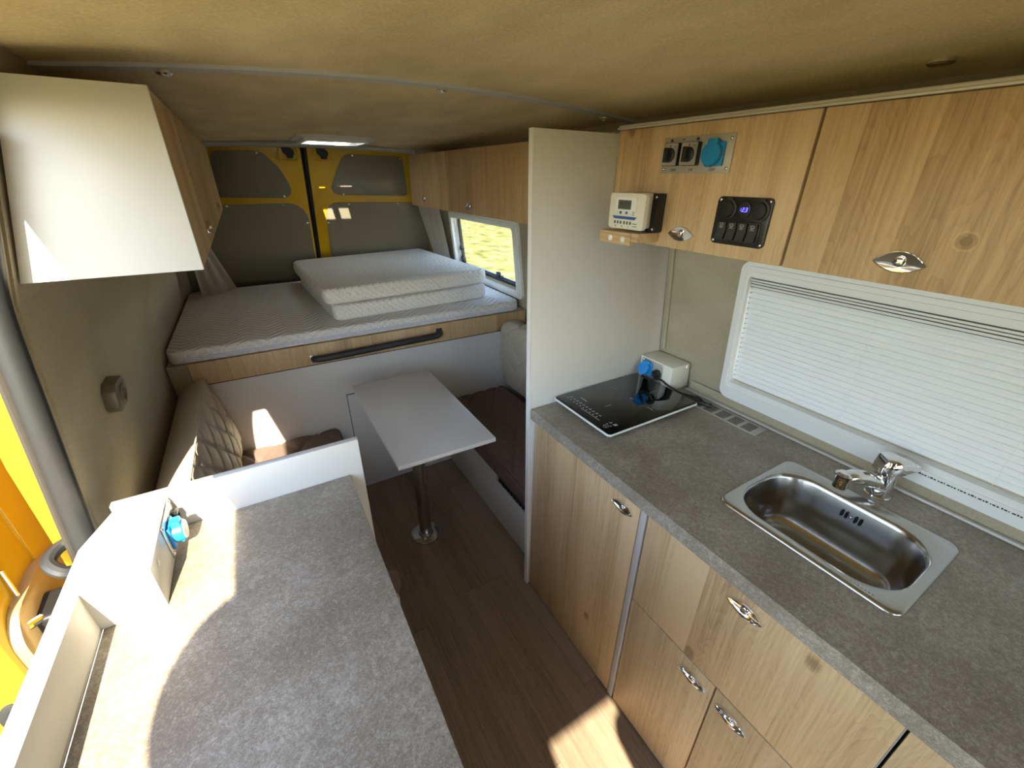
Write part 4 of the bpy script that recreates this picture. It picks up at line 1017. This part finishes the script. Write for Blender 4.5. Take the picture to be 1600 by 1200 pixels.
# right bench
t = thing('bench', 'white bench base on the right behind the tall panel, with a dark vent', 'bench', (1.05, 1.55, 0.0))
b = MB(); b.box(0.79, 1.318, 1.064, 2.055, 0.0, 0.244, 0.001); b.box(0.79, 1.318, 1.458, 2.055, 0.242, 0.296, 0.0); b.build('seat_box', M['white'], t)
b = MB(); b.box(0.800, 1.318, 1.064, 1.457, 0.244, 0.296, 0.0)
for k in range(14): b.box(0.792, 0.801, 1.075 + k * 0.027, 1.094 + k * 0.027, 0.250, 0.290)
b.build('vent_grille', M['black'], t)
t = thing('seat_cushion', 'dark brown quilted seat cushion on the right bench beside the table', 'cushion', (0.95, 1.55, 0.298))
b = MB(); cushion(b, [(0.778, 0.299), (1.16, 0.299), (1.16, 0.442), (0.762, 0.434), (0.748, 0.418), (0.768, 0.31)], 1.068, 2.050, {2}, per=(0.26, 0.17)); b.build('pad', M['brown'], t, ang=70)
b = MB(); b.tube([(0.752, y, 0.428) for y in (1.09, 1.5, 2.03)], 0.003, 6); b.build('piping', M['brown'], t)
t = thing('back_cushion', 'beige quilted backrest cushion standing on the right bench', 'cushion', (1.22, 1.55, 0.444))
b = MB(); cushion(b, [(1.165, 0.446), (1.315, 0.446), (1.312, 0.805), (1.245, 0.850), (1.172, 0.858), (1.140, 0.82), (1.132, 0.64), (1.15, 0.50)], 1.068, 2.046, {3, 4, 5, 6, 7}, per=(0.15, 0.14), depth=0.007); b.build('pad', M['beige'], t, ang=70)

# ------------------------------------------------------------------ table
t = thing('dining_table', 'grey-white rectangular table on a single steel leg', 'table', (0.433, 1.545, 0.0))
b = MB(); b.prism([(0.252, 1.142), (0.613, 1.134), (0.613, 1.836), (0.250, 1.832)], 0.729, 0.745, 0.001); b.build('table_top', M['white'], t)
b = MB(F_UP(0.433, 1.545, 0)); b.cyl(0, 0, 0.029, 0.006, 0.715, 32); b.build('leg', M['steel'], t)
b = MB(F_UP(0.433, 1.545, 0)); b.lathe([(0.074, 0.0008), (0.074, 0.005), (0.070, 0.008), (0.036, 0.010), (0.033, 0.018), (0.0295, 0.020)], n=40); b.build('base_plate', M['steel'], t)
b = MB(F_UP(0.433, 1.545, 0)); b.lathe([(0.032, 0.700), (0.036, 0.712), (0.072, 0.722), (0.072, 0.7285)], n=32); b.build('top_bracket', M['steel'], t)

# ------------------------------------------------------------------ left counter
t = thing('counter_cabinet', 'white low cabinet carrying the sunlit left worktop', 'cabinet', (-0.15, 0.55, 0.0))
b = MB(); b.box(-0.40, 0.074, 0.10, 0.988, 0.0, 0.846, 0.001); b.build('carcass', M['white'], t)
b = MB(frame((0, 0.99, 0), (1, 0, 0), (0, 0, 1))); b.prism([(-0.372, 0.0), (0.122, 0.0), (0.126, 0.984), (-0.372, 0.984)], -0.018, 0.0, 0.0015); b.build('upright_panel', M['white'], t)
b = MB(); b.box(-0.371, 0.091, 0.095, 0.9885, 0.847, 0.885, 0.0015)
tag(b.build('counter_worktop', M['stone']), 'stone-patterned left worktop half in bright sun', 'worktop')
t = thing('counter_upstand', 'white raised ledge with socket housing along the left worktop', 'ledge', (-0.37, 0.7, 0.8855))
b = MB(F_UP(0, 0, 0)); b.prism([(-0.402, 0.10), (-0.374, 0.10), (-0.374, 0.764), (-0.279, 0.764), (-0.279, 0.9885), (-0.366, 0.9885), (-0.400, 0.885)], 0.8858, 0.976, 0.0012); b.build('ledge', M['white'], t)
b = MB(); b.box(-0.3738, -0.3715, 0.10, 0.763, 0.8855, 0.889); b.build('seal_strip', M['alu'], t)
t = thing('socket_plate', 'metal plate with blue socket on the white ledge in the sun', 'socket', (-0.278, 0.92, 0.89))
FS = F_PX(-0.2785, 0.93, 0.9325)
b = MB(FS); b.box(-0.052, 0.054, -0.040, 0.040, 0.0, 0.0018, 0.0005); b.build('plate', M['alu'], t)
b = MB(FS @ Matrix.Translation((-0.015, -0.002, 0.0018))); b.box(-0.024, 0.024, -0.026, 0.026, 0, 0.006, 0.002); sk = b.build('socket', M['blue'], t)
b = MB(FS @ Matrix.Translation((-0.015, -0.002, 0.0078))); b.lathe([(0.0225, 0), (0.0225, 0.016), (0.021, 0.018)], n=26); b.box(-0.012, 0.012, 0.014, 0.029, 0, 0.016, 0.002); b.box(-0.006, 0.006, -0.027, -0.018, 0.004, 0.012, 0.001); fl = b.build('flap', M['blue'], sk)
b = MB(FS @ Matrix.Translation((-0.015, -0.002, 0.0258))); b.lathe([(0.0195, -0.001), (0.0195, 0.002), (0.001, 0.003)], n=24); b.build('clear_cap', M['wplastic'], sk)
b = MB(FS @ Matrix.Translation((0.034, -0.002, 0.0018))); b.lathe([(0.015, 0), (0.015, 0.008), (0.012, 0.010), (0.0115, 0.006), (0.001, 0.006)], n=22); b.box(-0.010, 0.010, 0.011, 0.018, 0, 0.012, 0.002); b.build('round_socket', M['black'], t)
for u, v in ((-0.046, 0.034), (-0.046, -0.034), (0.048, 0.034), (0.048, -0.034)): place(SCREW_S, 'screw', FS @ Matrix.Translation((u, v, 0.0018)), t)
b = MB(F_PX(-0.2785, 0.805, 0.955)); b.cyl(0, 0, 0.006, 0, 0.0015, 14); tag(b.build('screw_cover', M['wplastic']), 'white screw cap on the shaded face of the ledge', 'cap')

# ------------------------------------------------------------------ left wall: junction box, door seal, jamb
t = thing('wall_socket', 'dark octagonal box on the carpeted left wall', 'socket', (xl(1.1), 1.325, 1.065))
FJ = frame((xl(1.10), 1.325, 1.10), (0, 1, 0), (0.047, 0, 0.45))
oc = [(-0.045, -0.022), (-0.030, -0.038), (0.034, -0.038), (0.048, -0.020), (0.048, 0.022), (0.032, 0.038), (-0.028, 0.038), (-0.045, 0.022)]
b = MB(FJ); b.prism(oc, -0.004, 0.028, 0.004); b.build('box', plain('taupe_plastic', (0.11, 0.095, 0.06), 0.4), t)
b = MB(FJ); b.lathe([(0.024, 0.026), (0.024, 0.031), (0.020, 0.032), (0.019, 0.029), (0.001, 0.029)], 0.004, 0, 22); b.build('cover', plain('olive_plastic', (0.13, 0.11, 0.07), 0.35), t)
# rubber door seal following the opening edge
sealpts = [(xl(z) - 0.019, 1.0, z) for z in (0.72, 0.80, 0.88, 0.95, 1.02, 1.10, 1.18, 1.26, 1.34, 1.42, 1.50, 1.58, 1.66)]
b = MB(); b.tube(spline(sealpts, 3), 0.0205, 14)
ds = tag(b.build('door_seal', M['rubber']), 'thick grey rubber seal down the edge of the side door opening', 'seal')
b = MB(); b.tube(spline([(p[0] - 0.026, 1.008, p[2]) for p in sealpts], 3), 0.008, 8); b.build('seal_lip', plain('taupe_rubber', (0.03, 0.025, 0.019), 0.6), ds)
b = MB(frame((0, 1.02, 0), (1, 0, 0), (0, 0, 1)))
prof = [(xl(z) - 0.004, z) for z in (0.0, 0.4, 0.80, 0.95, 1.1, 1.25, 1.40, 1.56, 1.70)]
b.prism(prof + [(x - 0.028, z) for x, z in reversed(prof)], -0.012, 0.008, 0.004); struct(b.build('roof_light_block0', M['felt']))
b = MB(frame((0, 1.035, 0), (1, 0, 0), (0, 0, 1)))
b.prism([(xl(z) - 0.020, z) for z in (0.0, 0.8, 0.95, 1.25, 1.40, 1.70)] + [(-0.43, 1.70), (-0.470, 1.40), (-0.492, 1.1), (-0.496, 0.8), (-0.496, 0.0)], -0.30, 0.0, 0.003)
struct(b.build('roof_light_block1', M['yellow']), 'yellow painted jamb of the side door opening')
b = MB(); pts = spline([(-0.452, 0.975, 0.868), (-0.472, 0.965, 0.880), (-0.492, 0.985, 0.898), (-0.480, 1.02, 0.905), (-0.45, 1.03, 0.905)], 5)
b.tube(pts, 0.0125, 10); tag(b.build('door_buffer', M['rubber']), 'curled grey rubber buffer at the foot of the door seal', 'buffer')
b = MB(); b.box(-0.478, -0.425, 0.925, 0.975, 0.835, 0.852, 0.005); tag(b.build('door_catch', M['black']), 'black glossy catch below the rubber buffer', 'catch')

# ------------------------------------------------------------------ sliding side door, slid open along the outside
t = thing('sliding_door', 'yellow sliding side door standing open outside', 'door', (-0.66, 1.6, 0.0)); del t['category']; t.name = 'door_3'; struct(t, 'yellow sliding side door standing open outside')
b = MB(); b.prism([(-0.60, 0.95), (-0.60, 2.25), (-0.74, 2.25), (-0.74, 0.95)], -0.05, 1.68, 0.006); b.build('door_shell', M['yellow'], t)
b = MB(); b.box(-0.604, -0.592, 1.16, 2.2, 0.55, 1.60, 0.004); b.build('raised_frame', M['yellow'], t)
b = MB(F_NY(-0.648, 0.95, 0.562)); b.prism([(0.024 * math.cos(2 * PI * k / 24), 0.046 * math.sin(2 * PI * k / 24)) for k in range(24)], -0.002, 0.004, 0.002); lp = b.build('lock_plate', M['rubber'], t)
b = MB(F_NY(-0.648, 0.95, 0.562)); b.prism([(0.013 * math.cos(2 * PI * k / 20), 0.030 * math.sin(2 * PI * k / 20)) for k in range(20)], 0.003, 0.005, 0.0005); b.build('lock_mouth', M['dark'], lp)
b = MB(F_NY(-0.648, 0.95, 0.568)); b.box(-0.004, 0.006, -0.006, 0.008, 0.004, 0.009, 0.001); b.build('lock_pin', M['chrome'], lp)
b = MB(frame((-0.60, 0, 0), (0, 1, 0), (0, 0, 1))); b.prism(smooth_poly([(0.965, 0.60), (0.965, 0.74), (1.0, 0.79), (1.16, 0.80), (1.30, 0.74), (1.30, 0.60)], 0.05), 0.0, 0.020, 0.004); b.build('lower_trim', plain('ochre_plastic', (0.36, 0.24, 0.10), 0.45), t)
b = MB(frame((-0.58, 0, 0), (0, 1, 0), (0, 0, 1))); b.prism(smooth_poly([(1.02, 0.655), (1.02, 0.735), (1.10, 0.745), (1.14, 0.66)], 0.012), 0.0, 0.045, 0.006); hb = b.build('handle_block', M['black'], t)
b = MB(frame((-0.535, 0, 0), (0, 1, 0), (0, 0, 1))); b.prism(smooth_poly([(1.03, 0.665), (1.03, 0.725), (1.09, 0.735), (1.12, 0.67)], 0.012), 0.0, 0.006, 0.002); b.build('handle_face', M['rubber'], hb)
b = MB(); b.tube([(-0.596, 1.06, 0.86), (-0.592, 1.05, 0.80), (-0.59, 1.045, 0.735)], 0.004, 8); b.tube([(-0.585, 1.00, 0.745), (-0.575, 1.03, 0.73)], 0.010, 10); b.build('cable_rod', M['chrome'], t)
b = MB(frame((-0.599, 0, 0), (0, 1, 0), (0, 0, 1))); b.prism([(1.17, 0.66), (1.205, 0.70), (1.20, 0.645)], 0.0, 0.022); b.build('cutout', M['dark'], t)

# ------------------------------------------------------------------ unseen cab seats behind the viewpoint, placed to shade parts of the floor
def cab_seat(label, x0, x1, hx):
    t = thing('cab_seat', label, 'seat', ((x0 + x1) / 2, -1.1, 0.0), 'seats in the driving cab')
    b = MB(); b.box(x0, x1, -1.65, -1.12, 0.30, 0.48, 0.04); b.build('seat_base', M['seat'], t)
    b = MB(); b.box(x0 + 0.05, x1 - 0.05, -1.6, -1.15, 0.0, 0.31, 0.01); b.build('pedestal', M['black'], t)
    b = MB(frame((0, -1.1, 0), (1, 0, 0), (0, 0, 1))); b.prism(rrect(x0, x1, 0.42, 1.02, 0.06), -0.05, 0.06, 0.02); b.build('backrest', M['seat'], t)
    b = MB(frame((0, -1.1, 0), (1, 0, 0), (0, 0, 1))); b.prism(rrect(hx - 0.12, hx + 0.12, 1.05, 1.24, 0.05), -0.045, 0.045, 0.02); b.prism(rrect(hx - 0.06, hx - 0.045, 1.0, 1.08, 0.004), -0.007, 0.007); b.prism(rrect(hx + 0.045, hx + 0.06, 1.0, 1.08, 0.004), -0.007, 0.007); b.build('headrest', M['seat'], t)
cab_seat('unseen dark fabric cab seat on the left, placed to shade the floor', -0.36, 0.19, -0.08)
cab_seat('unseen dark fabric cab seat on the right, placed to shade the floor', 0.55, 1.10, 0.52)

# ------------------------------------------------------------------ photographer standing in the side door opening
def skinned(name, nodes, edges, mat, parent, root=0, sub=2):
    me = bpy.data.meshes.new(name); base = wloc(parent)
    me.from_pydata([Vector(n[0]) - base for n in nodes], edges, []); me.update()
    o = bpy.data.objects.new(name, me); COL.objects.link(o)
    md = o.modifiers.new('Skin', 'SKIN'); md.use_smooth_shade = True
    for i, n in enumerate(nodes):
        sv = me.skin_vertices[0].data[i]; r = n[1]; sv.radius = (r, r) if not isinstance(r, tuple) else r; sv.use_root = (i == root)
    s = o.modifiers.new('Sub', 'SUBSURF'); s.levels = sub; s.render_levels = sub
    dg = bpy.context.evaluated_depsgraph_get(); dg.update()
    m2 = bpy.data.meshes.new_from_object(o.evaluated_get(dg)); o.modifiers.clear(); o.data = m2
    m2.materials.clear(); m2.materials.append(mat); o.parent = parent
    return o
t = thing('person', 'person in dark clothes standing in the side door opening, taking the photo', 'person', (-0.33, -0.42, 0.0))
nodes = [((-0.33, -0.44, 0.92), (0.15, 0.11)), ((-0.33, -0.43, 1.10), (0.14, 0.10)), ((-0.32, -0.41, 1.28), (0.16, 0.11)), ((-0.315, -0.38, 1.38), (0.10, 0.08)), ((-0.31, -0.34, 1.44), 0.055), ((-0.325, -0.32, 1.53), (0.085, 0.095)), ((-0.325, -0.31, 1.60), (0.078, 0.09)),
         ((-0.49, -0.40, 1.35), 0.058), ((-0.50, -0.28, 1.15), 0.045), ((-0.32, -0.14, 1.25), 0.036), ((-0.20, -0.11, 1.38), 0.028),
         ((-0.15, -0.42, 1.35), 0.058), ((-0.02, -0.38, 1.18), 0.045), ((0.00, -0.22, 1.36), 0.036), ((0.01, -0.13, 1.46), 0.028),
         ((-0.42, -0.44, 0.84), 0.095), ((-0.43, -0.42, 0.47), 0.062), ((-0.43, -0.46, 0.10), 0.045), ((-0.43, -0.34, 0.045), 0.04),
         ((-0.24, -0.44, 0.84), 0.095), ((-0.23, -0.42, 0.47), 0.062), ((-0.23, -0.46, 0.10), 0.045), ((-0.23, -0.34, 0.045), 0.04)]
edges = [(0, 1), (1, 2), (2, 3), (3, 4), (4, 5), (5, 6), (2, 7), (7, 8), (8, 9), (9, 10), (2, 11), (11, 12), (12, 13), (13, 14), (0, 15), (15, 16), (16, 17), (17, 18), (0, 19), (19, 20), (20, 21), (21, 22)]
skinned('body', nodes, edges, M['skin'], t)
def hand(c, d, side):
    ns = [(c, 0.024), (tuple(Vector(c) + Vector(d) * 0.05), (0.036, 0.014))]; es = [(0, 1)]
    sdv = Vector(d).cross(V(0, 0, 1)).normalized()
    for k, (off, L_) in enumerate(((-0.027, 0.062), (-0.009, 0.072), (0.009, 0.068), (0.027, 0.052))):
        a = Vector(c) + Vector(d) * 0.075 + sdv * off; i = len(ns)
        ns += [(tuple(a), 0.009), (tuple(a + Vector(d) * L_ * 0.5), 0.0085), (tuple(a + Vector(d) * L_ * 0.8 + V(0, 0.01, -0.012)), 0.008)]; es += [(1, i), (i, i + 1), (i + 1, i + 2)]
    i = len(ns); a = Vector(c) + Vector(d) * 0.03 + sdv * 0.034 * side
    ns += [(tuple(a), 0.011), (tuple(a + sdv * 0.02 * side + Vector(d) * 0.03), 0.0095), (tuple(a + sdv * 0.022 * side + Vector(d) * 0.055), 0.0085)]; es += [(0, i), (i, i + 1), (i + 1, i + 2)]
    return ns, es
for c, d, s_ in (((0.01, -0.13, 1.46), V(-0.1, 0.25, 0.95).normalized(), -1), ((-0.20, -0.11, 1.38), V(0.55, 0.1, 0.8).normalized(), 1)):
    ns, es = hand(c, d, s_); skinned('hand', ns, es, M['skin'], t, sub=1)
b = MB(); b.ball((-0.325, -0.325, 1.595), 0.11, 0.96, 1.06, 0.95, 20, 12); b.ball((-0.325, -0.355, 1.50), 0.10, 1.0, 0.8, 1.0, 20, 12); b.build('hair', M['hair'], t)
cn = [((-0.33, -0.44, 0.90), (0.165, 0.125)), ((-0.33, -0.43, 1.10), (0.155, 0.115)), ((-0.32, -0.41, 1.28), (0.175, 0.125)), ((-0.335, -0.37, 1.40), (0.12, 0.10)), ((-0.49, -0.40, 1.35), 0.068), ((-0.50, -0.31, 1.20), 0.056), ((-0.15, -0.42, 1.35), 0.068), ((-0.04, -0.385, 1.21), 0.056)]
skinned('shirt', cn, [(0, 1), (1, 2), (2, 3), (2, 4), (4, 5), (2, 6), (6, 7)], M['cloth'], t)
tn = [((-0.33, -0.44, 0.93), (0.16, 0.12)), ((-0.42, -0.44, 0.82), 0.105), ((-0.43, -0.42, 0.47), 0.075), ((-0.43, -0.46, 0.09), 0.06), ((-0.24, -0.44, 0.82), 0.105), ((-0.23, -0.42, 0.47), 0.075), ((-0.23, -0.46, 0.09), 0.06)]
skinned('trousers', tn, [(0, 1), (1, 2), (2, 3), (0, 4), (4, 5), (5, 6)], M['jeans'], t)

# ------------------------------------------------------------------ light
d = V(0.214, 1.24, -1.0).normalized()
su = bpy.data.lights.new('sun', 'SUN'); su.energy = 10.2; su.angle = math.radians(0.6); su.color = (1.0, 0.89, 0.68)
so = bpy.data.objects.new('sun', su); COL.objects.link(so); so.rotation_euler = d.to_track_quat('-Z', 'Y').to_euler(); so.location = (0, -3, 4)
w = bpy.data.worlds.new('sky'); sc.world = w; w.use_nodes = True; nt = w.node_tree
bg = nt.nodes['Background']; sk = nt.nodes.new('ShaderNodeTexSky'); sk.sky_type = 'NISHITA'; sk.sun_disc = False
sk.sun_elevation = math.radians(38.5); sk.sun_rotation = math.radians(190); sk.air_density = 1.0; sk.dust_density = 0.4
hs = nt.nodes.new('ShaderNodeHueSaturation'); hs.inputs['Saturation'].default_value = 0.85
nt.links.new(sk.outputs[0], hs.inputs['Color']); nt.links.new(hs.outputs[0], bg.inputs[0]); bg.inputs[1].default_value = 0.44

# ------------------------------------------------------------------ camera
cam = bpy.data.cameras.new('camera'); co = bpy.data.objects.new('camera', cam); COL.objects.link(co)
f_px, yaw, pitch, roll = 654.35, 0.5400, -0.4583, 0.00883
cy_, sy_, cp, sp, cr, sr = math.cos(yaw), math.sin(yaw), math.cos(pitch), math.sin(pitch), math.cos(roll), math.sin(roll)
fw = V(sy_ * cp, cy_ * cp, sp); rt = V(cy_, -sy_, 0); up = rt.cross(fw)
r2 = rt * cr + up * sr; u2 = -rt * sr + up * cr
co.matrix_world = Matrix(((r2.x, u2.x, -fw.x, 0), (r2.y, u2.y, -fw.y, 0), (r2.z, u2.z, -fw.z, 1.6), (0, 0, 0, 1)))
cam.sensor_fit = 'HORIZONTAL'; cam.sensor_width = 36; cam.lens = 36 * f_px / 1600; cam.clip_start = 0.02; cam.clip_end = 200
sc.camera = co
vs = sc.view_settings
vs.view_transform = 'Standard'; vs.look = 'None'; vs.gamma = 1.0; vs.use_curve_mapping = False; vs.exposure = 1.52
sc.cycles.max_bounces = 14; sc.cycles.diffuse_bounces = 9; sc.cycles.glossy_bounces = 5
sc.cycles.sample_clamp_indirect = 8
